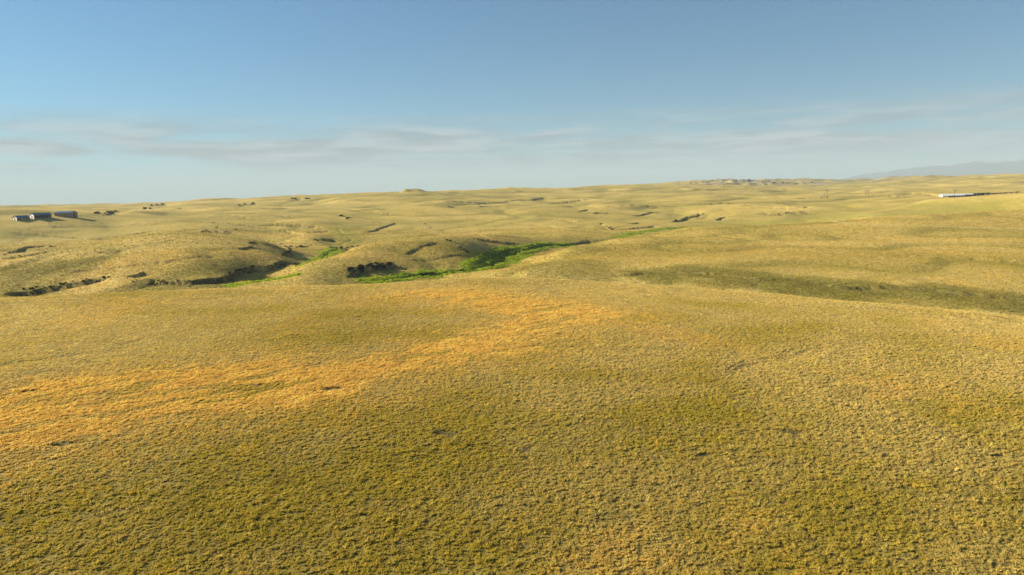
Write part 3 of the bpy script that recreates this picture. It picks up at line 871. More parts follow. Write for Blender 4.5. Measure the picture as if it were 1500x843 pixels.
def shed(name, label, px, py, rz, L, W, wh, rh, wall, roof, gable=None, style='barn'):
    """gabled farm building; local x = length, -y = the front; sits on the ground it covers"""
    h = hit(px, py); c, s_ = math.cos(rz), math.sin(rz)
    cor = [ground(h[0] + c * a - s_ * b_, h[1] + s_ * a + c * b_) for a in (-L / 2, L / 2) for b_ in (-W / 2, W / 2)]
    z0 = min(cor); drop = 0.6; z1 = sum(cor) / 4
    o = empty(name, (h[0], h[1], z1), rz); tag(o, label, 'barn')
    b0 = z0 - z1 - drop
    t = 0.18; gable = gable or wall
    if style == 'open':
        for i in range(5):
            x = -L / 2 + 0.25 + i * (L - 0.5) / 4
            MB().tube((x, -W / 2 + 0.25, b0), (x, -W / 2 + 0.25, wh), 0.14).build('post', M_DARKWOOD, o)
        MB().box(-L / 2, L / 2, -W / 2, -W / 2 + t, wh - 0.5, wh).build('front_beam', M_DARKWOOD, o)
        MB().box(-L / 2, L / 2, 0.5, 0.5 + t, b0, wh).build('inner_wall', M_DARKWOOD, o)
    else:
        w = MB().box(-L / 2, L / 2, -W / 2, -W / 2 + t, b0, wh).build('wall', wall, o)
        d = MB().box(-1.9, 1.9, -W / 2 - 0.06, -W / 2, b0 + 0.5, min(wh - 0.5, 3.9)).build('sliding_door', plain('door_paint', (0.30, 0.24, 0.16), 0.7), o)
        MB().box(-2.2, 4.4, -W / 2 - 0.12, -W / 2 - 0.002, min(wh - 0.5, 3.9), min(wh - 0.5, 3.9) + 0.15).build('door_rail', M_DARKWOOD, d)
        for x in (-L * 0.36, L * 0.36):
            wn_ = MB().box(x - 0.6, x + 0.6, -W / 2 - 0.05, -W / 2, 1.6, 2.7).build('window', M_WHITE, o)
            MB().box(x - 0.5, x + 0.5, -W / 2 - 0.07, -W / 2 - 0.05, 1.7, 2.6).build('pane', M_GLASS, wn_)
    MB().box(-L / 2, L / 2, W / 2 - t, W / 2, b0, wh).build('wall', wall, o)
    for sx in (-1, 1):
        x0, x1 = (-L / 2 + 0.003, -L / 2 + t) if sx < 0 else (L / 2 - t, L / 2 - 0.003)
        MB().prism([(-W / 2 + t, b0), (W / 2 - t, b0), (W / 2 - t, wh), (0, rh - 0.12), (-W / 2 + t, wh)], 'x', x0, x1).build('gable_wall', gable, o)
    if style == 'open' or gable is M_WHITE:
        MB().box(-L / 2 - 0.06, -L / 2 + 0.002, -1.1, 1.1, b0 + 0.4, 2.5).build('door', M_RED if style == 'open' else M_DARKWOOD, o)
    else:
        MB().box(L / 2 - 0.002, L / 2 + 0.06, -1.6, 1.6, b0 + 0.4, 3.4).build('door', M_DARKWOOD, o)
    ov = 0.45; k = (rh - wh) / (W / 2); e = W / 2 + ov
    rf_ = None
    for sy in (-1, 1):
        y_e, z_e = sy * e, wh - k * ov + 0.04
        rf_ = MB().prism([(0, rh + 0.04), (y_e, z_e), (y_e, z_e + 0.14), (0, rh + 0.18)], 'x', -L / 2 - 0.4, L / 2 + 0.4).build('roof', roof, o)
        for i in range(1, int(L / 1.2)):
            pass
    MB().prism([(-0.35, rh + 0.16 - 0.35 * k), (0, rh + 0.19), (0.35, rh + 0.16 - 0.35 * k), (0.35, rh + 0.24 - 0.35 * k), (0, rh + 0.27), (-0.35, rh + 0.24 - 0.35 * k)], 'x', -L / 2 - 0.42, L / 2 + 0.42).build('ridge_cap', roof, rf_)
    return o


shed('tall_barn', 'tall tan-sided barn with dark blue roof beside a corral fence', 97, 317.8, 0.0, 18.5, 12, 4.7, 6.2, M_TAN, M_ROOF_BLUE)
shed('open_shed', 'open-fronted farm shed with teal roof and white gable end', 60, 319.3, math.radians(57), 17, 10, 3.5, 5.4, M_DARKWOOD, M_ROOF_TEAL, M_WHITE, 'open')
shed('low_shed', 'small low shed with white gable and blue-grey roof on the barnyard edge', 31.5, 321.6, math.radians(57), 12, 9, 2.1, 4.0, M_POST, M_ROOF_BLUE, M_WHITE)


# ------------------------------------------------------------------ corral fence and pasture fence
def fence(name, label, pts, gap, hh, rails, thick, wire=False):
    ln = world_line(pts); seg = np.hypot(*np.diff(ln, axis=0).T); acc = np.concatenate([[0], np.cumsum(seg)])
    n_ = max(2, int(acc[-1] / gap)); t = np.linspace(0, acc[-1], n_ + 1)
    x = np.interp(t, acc, ln[:, 0]); y = np.interp(t, acc, ln[:, 1]); z = [ground(a, b_) for a, b_ in zip(x, y)]
    o = empty(name, (x[0], y[0], z[0])); tag(o, label, 'fence')
    for i in range(len(x)):
        big = wire and i in (0, 2)
        MB().tube((x[i] - x[0], y[i] - y[0], z[i] - z[0] - 0.4), (x[i] - x[0], y[i] - y[0], z[i] - z[0] + hh * (1.5 if big else 1)), thick * (1.8 if big else 1), thick * (1.6 if big else 0.9)).build('post', M_POST, o)
    for q in rails:
        for i in range(len(x) - 1):
            a = (x[i] - x[0], y[i] - y[0], z[i] - z[0] + q * hh); b_ = (x[i + 1] - x[0], y[i + 1] - y[0], z[i + 1] - z[0] + q * hh)
            MB().tube(a, b_, 0.012 if wire else 0.07, n=5).build('wire' if wire else 'rail', M_SILVER if wire else M_POST, o)
    return o


fence('corral_fence', 'grey wooden rail fence running from the tall barn to a gully', [(112, 317.5), (122, 317), (132, 316.4), (146, 315.8)], 4.5, 1.6, (0.35, 0.65, 0.95), 0.11)
fence('pasture_fence', 'wire pasture fence with two stout dark gate posts above the green strip', [(1259, 317.6), (1266, 317.2), (1290, 316), (1330, 314.5)], 4.2, 1.35, (0.4, 0.65, 0.9), 0.09, True)


# ------------------------------------------------------------------ long shed and the row of trailers on the right
def oriented(px0, py0, px1, py1):
    a = hit(px0, py0); b_ = hit(px1, py1)
    return a, b_


hs = hit(1378, 288.6); r_s = math.hypot(hs[0], hs[1])
print('LONG SHED RANGE', r_s)
d1 = ray(1424, 288); r1_ = r_s * 1.012
he = np.array([d1[0] * r1_, d1[1] * r1_])
Ls = float(np.hypot(*(he - hs[:2]))); rzs = math.atan2(he[1] - hs[1], he[0] - hs[0])
mid_ = (hs[:2] + he) / 2
zc_ = max(ground(hs[0], hs[1]), ground(*mid_), ground(*he)) - 0.4
ls = empty('long_shed', (mid_[0], mid_[1], zc_), rzs)
tag(ls, 'very long low shed with bright white metal roof on the far plain', 'shed')
WS = 16; wh, rh = 2.2, 4.7
MB().box(-Ls / 2, Ls / 2, WS / 2 - 0.2, WS / 2, -6, wh).build('wall', M_WHITE, ls)
MB().box(-Ls / 2, -Ls * 0.22, -WS / 2, -WS / 2 + 0.2, -6, wh).build('wall', M_WHITE, ls)
for sx in (-1, 1):
    MB().prism([(-WS / 2 + .2, -6), (WS / 2 - .2, -6), (WS / 2 - .2, wh), (0, rh - .1), (-WS / 2 + .2, wh)], 'x', sx * Ls / 2 - 0.1, sx * Ls / 2 + 0.1).build('gable_wall', M_WHITE, ls)
for i in range(12):
    x = -Ls * 0.20 + i * Ls * 0.7 / 11
    MB().tube((x, -WS / 2 + 0.2, -6), (x, -WS / 2 + 0.2, wh), 0.15).build('post', M_DARKWOOD, ls)
MB().box(-Ls * 0.22, Ls / 2 - 0.15, 0.2, 0.4, -6, wh).build('inner_wall', M_DARKWOOD, ls)
for sy in (-1, 1):
    MB().prism([(0, rh), (sy * (WS / 2 + 0.5), wh - 0.1), (sy * (WS / 2 + 0.5), wh + 0.08), (0, rh + 0.18)], 'x', -Ls / 2 - 0.5, Ls / 2 + 0.5).build('roof', M_SHEDROOF, ls)


def trailer(label, px, py, rz, L, hgt, mat, kind='box', group=None):
    h = hit(px, py); o = empty('parked_trailer' if kind == 'box' else 'farm_truck', (h[0], h[1], ground(h[0], h[1])), rz)
    tag(o, label, 'trailer' if kind == 'box' else 'truck', group)
    W_ = 2.5
    if kind == 'box':
        MB().box(-L / 2, L / 2, -W_ / 2, W_ / 2, 1.0, hgt).build('body', mat, o)
        MB().box(-L / 2 - 0.03, -L / 2, -W_ / 2 + .1, W_ / 2 - .1, 1.15, hgt - .1).build('door', mat, o)
        for sy in (-1, 1): MB().box(L * 0.28, L * 0.28 + 0.15, sy * 0.9 - .07, sy * 0.9 + .07, -0.1, 1.0).build('landing_leg', M_POST, o)
        ax = (-L * 0.40, -L * 0.40 + 1.3)
    else:
        MB().box(-L / 2, L * 0.12, -W_ / 2, W_ / 2, 0.9, hgt).build('bed', mat, o)
        cab = MB().prism([(L * 0.16, 0.7), (L * 0.5, 0.7), (L * 0.5, 1.5), (L * 0.36, 1.6), (L * 0.33, 2.5), (L * 0.16, 2.5)], 'y', -1.1, 1.1).build('cab', mat, o)
        MB().prism([(L * 0.345, 1.62), (L * 0.362, 1.62), (L * 0.336, 2.4), (L * 0.325, 2.4)], 'y', -0.95, 0.95).build('windscreen', M_GLASS, cab)
        MB().box(-L / 2, L * .45, -0.5, 0.5, 0.55, 0.8).build('chassis', M_POST, o)
        ax = (-L * 0.3, L * 0.36)
    for x in ax:
        for sy in (-1, 1): MB().tube((x, sy * 0.95, 0.45), (x, sy * 1.22, 0.45), 0.5, n=12).build('wheel', M_TYRE, o)
    return o


M_NAVY = plain('dark_blue_paint', (0.035, 0.055, 0.085), 0.6, 0.2)
M_TEALP = plain('teal_paint', (0.06, 0.22, 0.22), 0.6, 0.2)
M_RUST = plain('rusty_steel', (0.17, 0.075, 0.045), 0.9, 0.3)
gt = 'trailers parked in front of the long white shed'
for px in (1394, 1400.5, 1407, 1413, 1419):
    trailer('dark blue box trailer parked in front of the long white shed', px, 289.6 - (px - 1394) * 0.052, rzs + random.uniform(-.1, .1), 8.5, 2.5, M_NAVY, 'box', gt)
trailer('white box trailer between dark trailers past the end of the long shed', 1425.5, 287.6, rzs, 7, 3.2, M_WHITE)
for px in (1431, 1436): trailer('dark blue box trailer parked between the two white vehicles', px, 287.3 - (px - 1431) * .06, rzs, 8, 3.2, M_NAVY, 'box', 'trailers between white vehicles')
trailer('small white farm truck parked beside dark blue trailers', 1439.5, 286.6, rzs, 6.5, 2.4, M_WHITE, 'truck')
trailer('navy stock trailer parked next to the small white truck', 1444, 286.2, rzs, 9, 3.1, M_NAVY)
trailer('teal box trailer in the parked row beyond the white truck', 1449, 285.8, rzs, 7, 3.0, M_TEALP)
trailer('rusty red farm truck parked beyond the teal trailer', 1455.5, 285.2, rzs, 7, 2.6, M_RUST, 'truck')
for px in (1462, 1468, 1474, 1482, 1490): trailer('low rust brown trailer at the thin end of the parked row', px, 284.8 - (px - 1462) * 0.075, rzs + random.uniform(-.2, .2), 6, 2.2, M_RUST, 'box', 'rusty trailers at the end of the row')


# ------------------------------------------------------------------ power line
def h_frame(px, py, label, hh=17.0, single=False, group=None):
    h = hit(px, py); o = empty('utility_pole', (h[0], h[1], ground(h[0], h[1])), math.radians(-24))
    tag(o, label, 'power pole', group)
    xs = (0,) if single else (-2.2, 2.2)
    for x in xs: MB().tube((x, 0, -0.8), (x, 0, hh), 0.24, 0.15).build('pole', M_DARKWOOD, o)
    arm = MB().box(-4.6 if not single else -1.4, 4.6 if not single else 1.4, -0.42, -0.18, hh - 1.6, hh - 1.25).build('crossarm', M_DARKWOOD, o)
    for x in ((-4.3, 0, 4.3) if not single else (-1.2, 0, 1.2)):
        MB().tube((x, -0.3, hh - 2.4), (x, -0.3, hh - 1.6), 0.08, n=6).build('insulator', M_GLASS, arm)
    if not single:
        MB().tube((-2.2, 0.2, hh - 6), (2.2, 0.2, hh - 2), 0.08, n=6).build('brace', M_DARKWOOD, o)
        MB().tube((2.2, 0.24, hh - 6), (-2.2, 0.24, hh - 2), 0.08, n=6).build('brace', M_DARKWOOD, o)
    print('POLE', px, round(math.hypot(h[0], h[1])))
    return o


gp = 'two-legged wooden power poles crossing the plain'
for px, py, hh in ((994, 272.6, 19), (1061, 279.5, 17), (1092.5, 280, 17), (1101, 280, 17), (1148.5, 287.5, 17), (1210, 292, 17), (1270, 291.5, 17)):
    h_frame(px, py, 'two-legged wooden power pole with crossarm standing on the golden plain', hh, False, gp)
h_frame(1398, 292, 'single wooden power pole in front of the long white shed', 12, True)


# ------------------------------------------------------------------ dirt track
def ribbon(name, pts, w, mat, lift=0.12):
    ln = world_line(pts); seg = np.hypot(*np.diff(ln, axis=0).T); acc = np.concatenate([[0], np.cumsum(seg)])
    t = np.linspace(0, acc[-1], int(acc[-1] / 1.5) + 2)
    x = np.interp(t, acc, ln[:, 0]); y = np.interp(t, acc, ln[:, 1])
    kx = np.ones(15) / 15
    x[7:-7] = np.convolve(x, kx, 'valid'); y[7:-7] = np.convolve(y, kx, 'valid')
    dx, dy = np.gradient(x), np.gradient(y); q = np.hypot(dx, dy) + 1e-9; nx, ny = -dy / q, dx / q
    co = []; nv = 7
    wj = w * (1 + 0.35 * gnoise(t / 9, t * 0 + 3.3, 401)) / 2
    for k in np.linspace(-1, 1, nv):
        X_, Y_ = x + nx * wj * k, y + ny * wj * k
        co.append(np.stack([X_, Y_, grid_h(X_, Y_, ZG) + lift * (1 - 0.9 * abs(k) ** 3)], -1))
    co = np.stack(co, 0)
    me = grid_mesh(name, co.reshape(-1, 3), nv, len(t), False, mat)
    if me.polygons[5].normal.z < 0: me.flip_normals()
    o = link(name, me); set_kind(o, 'structure'); return o


M_TRACK = plain('pale_dry_track', (0.52, 0.40, 0.165), 0.95, 0.15, 0.4, spec=0.05)
ribbon('dirt_track', [(1170, 327.5), (1240, 327.8), (1300, 330), (1400, 332.8), (1500, 335.8), (1640, 340)], 3.2, M_TRACK)


# ------------------------------------------------------------------ shrubs
def shrub_meshes(seed, mat):
    r_ = random.Random(seed); v = []; f = []
    for c in range(16):
        a = r_.uniform(0, 6.28); rr = 0.75 * math.sqrt(r_.random()); cx, cy = rr * math.cos(a), rr * math.sin(a)
        cz2 = r_.uniform(0.25, 1.0 - 0.45 * rr); cr = r_.uniform(0.18, 0.34)
        for _ in range(24):
            d = Vector((r_.gauss(0, 1), r_.gauss(0, 1), r_.gauss(0, 1))).normalized() * cr * r_.uniform(0.6, 1.15)
            p = Vector((cx, cy, cz2)) + d
            u = Vector((r_.gauss(0, 1), r_.gauss(0, 1), r_.gauss(0, 1))).normalized(); w = u.orthogonal().normalized(); s_ = r_.uniform(0.07, 0.14)
            k = len(v); v += [tuple(p + u * s_), tuple(p + w * s_), tuple(p - u * s_), tuple(p - w * s_)]; f.append((k, k + 1, k + 2, k + 3))
    crown = bpy.data.meshes.new('crown'); crown.from_pydata(v, [], f); crown.materials.append(mat)
    st = MB()
    for _ in range(5):
        a = r_.uniform(0, 6.28); st.tube((0.05 * math.cos(a), 0.05 * math.sin(a), -0.15), (0.45 * math.cos(a), 0.45 * math.sin(a), 0.7), 0.05, 0.02, n=5)
    return crown, st.mesh('stem', M_DARKWOOD)


def leaf_material(name, rgb):
    m, n, l, p = new_mat(name); n.remove(p)
    df = n.new('ShaderNodeBsdfDiffuse'); tr = n.new('ShaderNodeBsdfTranslucent'); mx = n.new('ShaderNodeMixShader'); mx.inputs[0].default_value = 0.25
    t = n.new('ShaderNodeTexNoise'); t.inputs['Scale'].default_value = 3; tcn = n.new('ShaderNodeTexCoord'); l.new(tcn.outputs['Object'], t.inputs['Vector'])
    cm = n.new('ShaderNodeMix'); cm.data_type = 'RGBA'; l.new(t.outputs['Fac'], cm.inputs[0])
    cm.inputs[6].default_value = tuple(c * 0.6 for c in rgb) + (1,); cm.inputs[7].default_value = tuple(c * 1.4 for c in rgb) + (1,)
    l.new(cm.outputs[2], df.inputs[0]); l.new(cm.outputs[2], tr.inputs[0]); l.new(df.outputs[0], mx.inputs[1]); l.new(tr.outputs[0], mx.inputs[2])
    l.new(mx.outputs[0], n['Material Output'].inputs['Surface']); return m


M_JUN = leaf_material('juniper_leaf', (0.030, 0.036, 0.014)); M_WIL = leaf_material('willow_leaf', (0.055, 0.085, 0.016))
PROTO = {'j': [], 'w': []}
SPAN = {'shrubs on the steep hill cut': (0.9, 1.8), 'willows along the creek bend': (0.7, 1.5), 'willows at the meadow meander': (0.7, 1.3), 'shrubs on the left gully bank': (0.7, 1.4),
        'shrubs in the left ridge gully': (0.5, 1.0), 'shrubs on the eroded banks': (1.4, 2.3), 'shrubs on the rocky skyline ridge': (2.6, 5.0)}


def shrub(px, py, s_, kind, label, group, flat=0.75):
    lo_, hi_ = SPAN.get(group, (0, 0))
    if hi_:
        q = (s_ - lo_) / (hi_ - lo_); word = 'large' if q > 0.66 else 'mid-sized' if q > 0.33 else 'small'
        label = word + ' ' + label.replace('small ', ''); group = word + ' ' + group
    h = hit(px, py)
    if h is None: return
    lst = PROTO[kind]; sc = (s_ * random.uniform(0.8, 1.25), s_ * random.uniform(0.8, 1.25), s_ * flat * random.uniform(0.8, 1.2))
    loc = (h[0], h[1], ground(h[0], h[1]))
    if len(lst) < 4:
        cr, st = shrub_meshes(500 + len(lst) * 3 + ord(kind), M_JUN if kind == 'j' else M_WIL)
        o = empty('shrub', loc, random.uniform(0, 6.28)); o.scale = sc; tag(o, label, 'shrub', group)
        link('crown', cr, o); link('stem', st, o); lst.append(o)
    else:
        copy_thing(random.choice(lst), loc, random.uniform(0, 6.28), sc, label, group)


for i in range(30):
    t = random.random(); px = 507 + 68 * t; py = 399 - 12 * t + random.uniform(-4, 4)
    shrub(px, py, random.uniform(0.9, 1.8), 'j', 'dark juniper shrub on the steep cut of the middle hill', 'shrubs on the steep hill cut')
for i in range(18):
    t = random.random(); px = 615 + 71 * t; py = 404 - 6.5 * t + random.uniform(-0.8, 0.8)
    shrub(px, py, random.uniform(0.7, 1.5), 'w', 'dark green willow bush along the creek bend below the middle hill', 'willows along the creek bend')
for i in range(10):
    t = random.random(); shrub(724 + 24 * t, 375 - 9 * t + random.uniform(-1, 1), random.uniform(0.7, 1.3), 'w', 'dark green willow bush at the meander in the bright green meadow', 'willows at the meadow meander')
for i in range(14):
    t = random.random(); shrub(336 + 36 * t, 400 - 9 * t + random.uniform(-2, 1.5), random.uniform(0.7, 1.4), 'j', 'dark juniper shrub on the gully bank above the left creek', 'shrubs on the left gully bank')
for i in range(16):
    t = random.random(); shrub(10 + 150 * t, 430 - 24 * t + random.uniform(-2, 2), random.uniform(0.5, 1.0), 'j', 'small dark shrub in the long gully below the left ridge', 'shrubs in the left ridge gully')
for px, py in ((414, 373), (418, 371), (422, 368.5), (425, 366)):
    shrub(px, py, random.uniform(1.0, 1.5), 'j', 'dark shrub in the crescent-shaped hollow of the left slope', 'shrubs in the crescent hollow')
for px, py in ((655, 352.5), (660, 353.5)):
    shrub(px, py, 1.2, 'j', 'dark bush near the top of the middle hill beside the trail', 'bushes near the middle hilltop')
for px, py in ((674, 363), (679, 367), (683, 369.5), (686, 371)):
    shrub(px, py, 1.2, 'w', 'green bush on the flank of the middle hill above the meadow', 'bushes on the middle hill flank')
for px, py in ((658, 303.8), (662, 304.6), (701, 300.5), (705, 303.5), (500, 316.5), (509, 321.5), (511, 320)):
    shrub(px, py, 2.6, 'j', 'lone dark bush on the distant golden slopes', 'lone bushes on the distant slopes')
for px, py in ((441, 362.5), (446, 362.8), (450, 362), (484, 364), (493, 364.3), (500, 364), (508, 363.5), (516, 362.5), (524, 361.5)):
    shrub(px, py, random.uniform(1.3, 2.0), 'w', 'dark green bush lining the bank where the trail meets the valley', 'bushes where the trail meets the valley')
for px, py in ((990, 324), (998, 321), (1006, 318.5), (1014, 317.5), (1022, 315.5), (1030, 314), (1057, 320.5), (1060, 319.5), (1140, 314.8), (1151, 313), (1155, 312), (889, 333), (893, 335), (897, 337), (880, 329.5)):
    shrub(px, py, random.uniform(1.4, 2.3), 'j', 'dark shrub on an eroded bank beyond the right-hand hill', 'shrubs on the eroded banks')
for i in range(44):
    t = random.random(); px = 1005 + 190 * t; py = 270 - 5 * math.sin(math.pi * min(1, t * 1.3)) + random.uniform(-1.5, 1.2)
    shrub(px, py, random.uniform(2.6, 5.0), 'j', 'dark shrub on the grey rocky ridge at the skyline', 'shrubs on the rocky skyline ridge', 0.9)
for px, py in ((154, 313.5), (159, 312.4), (164, 311), (169, 309.8), (140, 312.6), (143, 312)):
    shrub(px, py, random.uniform(2.0, 3.0), 'j', 'dark bush in the gully beyond the corral fence', 'bushes in the gully by the corral')
for px, py in ((222, 302), (230, 300.8), (238, 300), (212, 306.8), (220, 306.3), (350, 301), (358, 300), (370, 299), (428, 291.8), (433, 291.6), (449, 292.3), (453, 292)):
    shrub(px, py, random.uniform(3.0, 5.0), 'j', 'dark bush in a gully near the left skyline', 'bushes in gullies near the left skyline')


# ------------------------------------------------------------------ stones
def stone_mesh(seed, mat):
    bm = bmesh.new(); bmesh.ops.create_icosphere(bm, subdivisions=2, radius=1); r_ = random.Random(seed)
    ph = [r_.uniform(0, 6) for _ in range(6)]
    for v in bm.verts:
        c = v.co; k = 1 + 0.16 * math.sin(3 * c.x + ph[0]) + 0.14 * math.sin(3.4 * c.y + ph[1]) + 0.12 * math.sin(4 * c.z + ph[2]) + r_.uniform(-.05, .05)
        v.co = Vector((c.x * k, c.y * k * 0.8, max(-0.35, c.z * k * 0.6)))
    me = bpy.data.meshes.new('stone'); bm.to_mesh(me); bm.free(); me.materials.append(mat); return me


M_STONE = plain('pale_sandstone', (0.40, 0.35, 0.25), 0.9, 0.25, 2.0)
STM = [stone_mesh(k, M_STONE) for k in range(4)]


def stone(px, py, s_, label, group=None):
    h = hit(px, py, 212 if group else 36); o = link('stone', random.choice(STM)); o.location = (h[0], h[1], ground(h[0], h[1]) + 0.1 * s_)
    o.scale = (s_,) * 3; o.rotation_euler = (0, 0, random.uniform(0, 6)); tag(o, label, 'stone', group)


stone(771, 428.5, 0.36, 'single pale stone lying in the grass near the brow of the near hill')
for px, py in ((571, 416), (578, 414.5), (584, 413.5), (590, 412.5), (586, 411), (600, 409.5), (606, 408.5), (640, 405)):
    stone(px, py, random.uniform(0.3, 0.6), 'pale stone on the near bank of the green creek', 'stones on the creek bank')


# ------------------------------------------------------------------ horses
def skin_mesh(name, verts, edges, radii, levels=1):
    me = bpy.data.meshes.new(name); me.from_pydata(verts, edges, [])
    o = bpy.data.objects.new(name, me); COL.objects.link(o)
    md = o.modifiers.new('skin', 'SKIN'); md.use_smooth_shade = True
    sv = me.skin_vertices[0].data
    for i, r_ in enumerate(radii): sv[i].radius = (r_, r_) if not isinstance(r_, tuple) else r_
    sv[0].use_root = True
    ss = o.modifiers.new('sub', 'SUBSURF'); ss.levels = levels; ss.render_levels = levels
    dg = bpy.context.evaluated_depsgraph_get(); dg.update()
    out = bpy.data.meshes.new_from_object(o.evaluated_get(dg)); out.name = name
    bpy.data.objects.remove(o); return out


def horse_body(graze):
    V = [(0.0, 0, 1.18), (0.42, 0, 1.16), (0.78, 0, 1.20), (-0.42, 0, 1.20), (-0.75, 0, 1.22)]; Rr = [0.31, 0.30, 0.26, 0.31, 0.25]
    E = [(0, 1), (1, 2), (0, 3), (3, 4)]
    if graze: nk = [(1.08, 0, 1.08), (1.34, 0, 0.72), (1.46, 0, 0.45), (1.50, 0, 0.20), (1.52, 0, 0.07)]
    else: nk = [(1.00, 0, 1.45), (1.20, 0, 1.78), (1.33, 0, 1.88), (1.58, 0, 1.70), (1.70, 0, 1.60)]
    p = 2
    for q, r_ in zip(nk, (0.18, 0.13, 0.12, 0.09, 0.065)): V.append(q); Rr.append(r_); E.append((p, len(V) - 1)); p = len(V) - 1
    for sx, root, pts in ((1, 2, [(0.72, 0.16, 0.92), (0.72, 0.17, 0.52), (0.72, 0.17, 0.12), (0.78, 0.17, 0.03)]), (-1, 4, [(-0.72, 0.17, 0.95), (-0.66, 0.18, 0.72), (-0.86, 0.18, 0.50), (-0.82, 0.18, 0.12), (-0.76, 0.18, 0.03)])):
        for sy in (-1, 1):
            p = root
            rad = (0.13, 0.075, 0.05, 0.06) if sx > 0 else (0.17, 0.11, 0.065, 0.05, 0.06)
            off = random.Random(sy * 7 + sx).uniform(-0.1, 0.1)
            for q, r_ in zip(pts, rad):
                V.append((q[0] + off * (1.2 - q[2]), q[1] * sy, q[2])); Rr.append(r_); E.append((p, len(V) - 1)); p = len(V) - 1
    return skin_mesh('body', V, E, Rr)


HB = {True: horse_body(True), False: horse_body(False)}
COAT = {k: plain(k + '_coat', c, 0.7, 0.15, 1.2) for k, c in (('bay', (0.060, 0.016, 0.010)), ('chestnut', (0.13, 0.042, 0.018)), ('black', (0.016, 0.012, 0.014)), ('white', (0.66, 0.62, 0.55)), ('grey', (0.20, 0.20, 0.20)))}


def pinto_mat():
    m, n, l, p = new_mat('pinto_coat'); t = n.new('ShaderNodeTexNoise'); t.inputs['Scale'].default_value = 1.6
    tcn = n.new('ShaderNodeTexCoord'); l.new(tcn.outputs['Object'], t.inputs['Vector'])
    rp = n.new('ShaderNodeValToRGB'); rp.color_ramp.interpolation = 'CONSTANT'; rp.color_ramp.elements[0].color = (0.03, 0.018, 0.018, 1)
    rp.color_ramp.elements[1].position = 0.5; rp.color_ramp.elements[1].color = (0.7, 0.66, 0.6, 1); l.new(t.outputs['Fac'], rp.inputs[0]); l.new(rp.outputs[0], p.inputs['Base Color'])
    p.inputs['Roughness'].default_value = 0.7; return m


COAT['pinto'] = pinto_mat()
M_HAIR = plain('dark_horse_hair', (0.02, 0.015, 0.012), 0.8, 0.2); M_PHAIR = plain('pale_horse_hair', (0.5, 0.46, 0.38), 0.8, 0.2)


def tail_mesh(mat): return MB().tube((-0.98, 0, 1.3), (-1.08, 0, 0.9), 0.05, 0.08, 6).tube((-1.08, 0, 0.9), (-1.06, 0, 0.45), 0.08, 0.02, 6).mesh('tail', mat)


def mane_mesh(graze, mat):
    a, b_, c = ((0.85, 0, 1.42), (1.16, 0, 1.20), (1.44, 0, 0.78)) if graze else ((0.80, 0, 1.48), (0.98, 0, 1.66), (1.20, 0, 1.98))
    m = MB()
    for p, q in ((a, b_), (b_, c)):
        k = len(m.v); m.v += [(p[0], -.03, p[2]), (p[0], .03, p[2]), (q[0], .03, q[2]), (q[0], -.03, q[2])]
        m.v += [(x + 0.04, y * 2.6, z - 0.16) for x, y, z in m.v[k:k + 4]]
        m.f += [tuple(k + i for i in t) for t in ((0, 1, 2, 3), (7, 6, 5, 4), (0, 4, 5, 1), (1, 5, 6, 2), (2, 6, 7, 3), (3, 7, 4, 0))]
    return m.mesh('mane', mat)


TAILS = {k: tail_mesh(k) for k in (M_HAIR, M_PHAIR)}; MANES = {(g_, k): mane_mesh(g_, k) for g_ in (True, False) for k in (M_HAIR, M_PHAIR)}
HMESH = {}


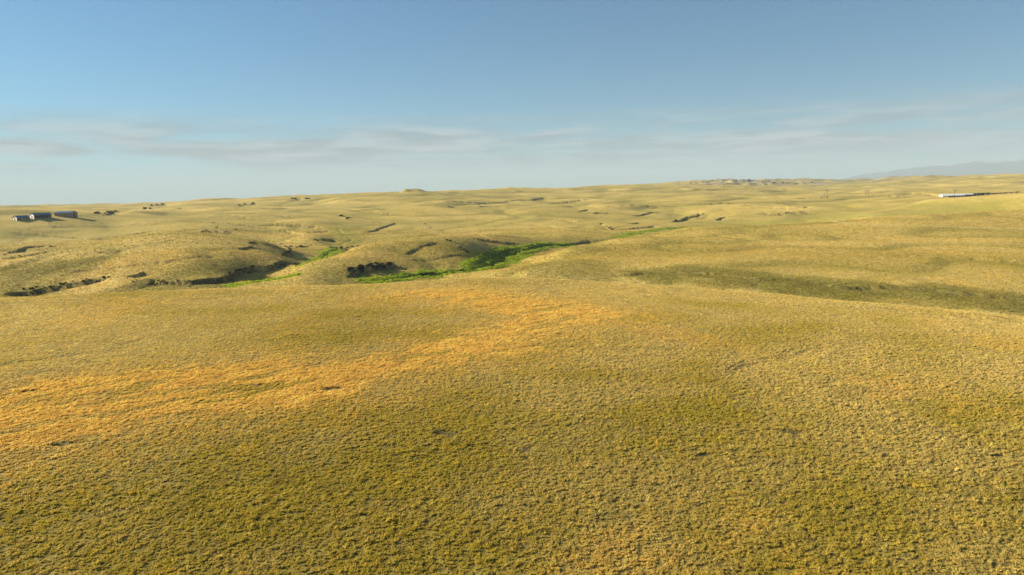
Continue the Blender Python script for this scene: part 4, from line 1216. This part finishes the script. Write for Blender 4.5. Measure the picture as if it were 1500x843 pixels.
def horse(px, py, rz, coat, graze, label, group=None):
    h = hit(px, py); o = empty('horse', (h[0], h[1], ground(h[0], h[1])), rz); tag(o, label, 'horse', group)
    key = (coat, graze)
    if key not in HMESH:
        me = HB[graze].copy(); me.materials.clear(); me.materials.append(COAT[coat]); HMESH[key] = me
    link('body', HMESH[key], o); hm = M_PHAIR if coat in ('white', 'grey') else M_HAIR
    link('tail', TAILS[hm], o); link('mane', MANES[(graze, hm)], o)
    o.scale = (1.25,) * 3


gh = 'bay horses bunched together by the trail'
for px, py, rz, g_ in ((296.3, 341.3, 0.1, False), (299.2, 341.0, 2.9, True), (301.8, 340.6, 0.3, False), (304.3, 341.3, 0.2, True), (307.3, 341.9, -0.2, True)):
    horse(px, py, rz, 'bay', g_, 'dark bay horse in the tight bunch standing beside the trail', gh)
horse(315.8, 341.0, 0.6, 'black', True, 'black horse grazing next to a grey one right of the bay bunch')
horse(318.6, 341.3, 2.6, 'grey', True, 'grey horse grazing beside the black one near the trail')
horse(317.5, 335.2, 0.1, 'black', False, 'lone dark horse standing upslope behind the herd')
horse(326.4, 341.5, 1.6, 'white', True, 'white horse standing alone between the two parts of the herd')
horse(329.8, 342.0, 0.9, 'black', False, 'black horse standing next to a chestnut and the white horse')
horse(332.8, 341.8, 0.2, 'chestnut', False, 'dark chestnut horse standing between black and pinto horses')
horse(337.2, 342.0, 2.8, 'pinto', True, 'black and white pinto horse grazing at the end of the herd')
horse(345.5, 338.2, 0.0, 'black', True, 'dark horse grazing apart upslope from the pinto')
horse(622.3, 329.8, 0.3, 'chestnut', True, 'brown horse grazing on the open slope behind the middle hill')
horse(625.0, 334.4, 1.3, 'white', True, 'pale horse grazing on the open slope behind the middle hill')
horse(630.4, 335.6, 0.1, 'grey', True, 'grey horse grazing on the open slope behind the middle hill')

# ------------------------------------------------------------------ air
hz = MB().box(-30500, 30500, -30500, 30500, -330, 860)
mh = bpy.data.materials.new('haze_air'); mh.use_nodes = True
hn, hl = mh.node_tree.nodes, mh.node_tree.links
hn.clear()
pv = hn.new('ShaderNodeVolumePrincipled'); pv.inputs['Color'].default_value = (0.43, 0.528, 0.61, 1); pv.inputs['Density'].default_value = 8.0e-5
pv.inputs['Anisotropy'].default_value = 0.0
ho = hn.new('ShaderNodeOutputMaterial'); hl.new(pv.outputs[0], ho.inputs['Volume'])
haze = hz.build('haze', mh); set_kind(haze, 'stuff')
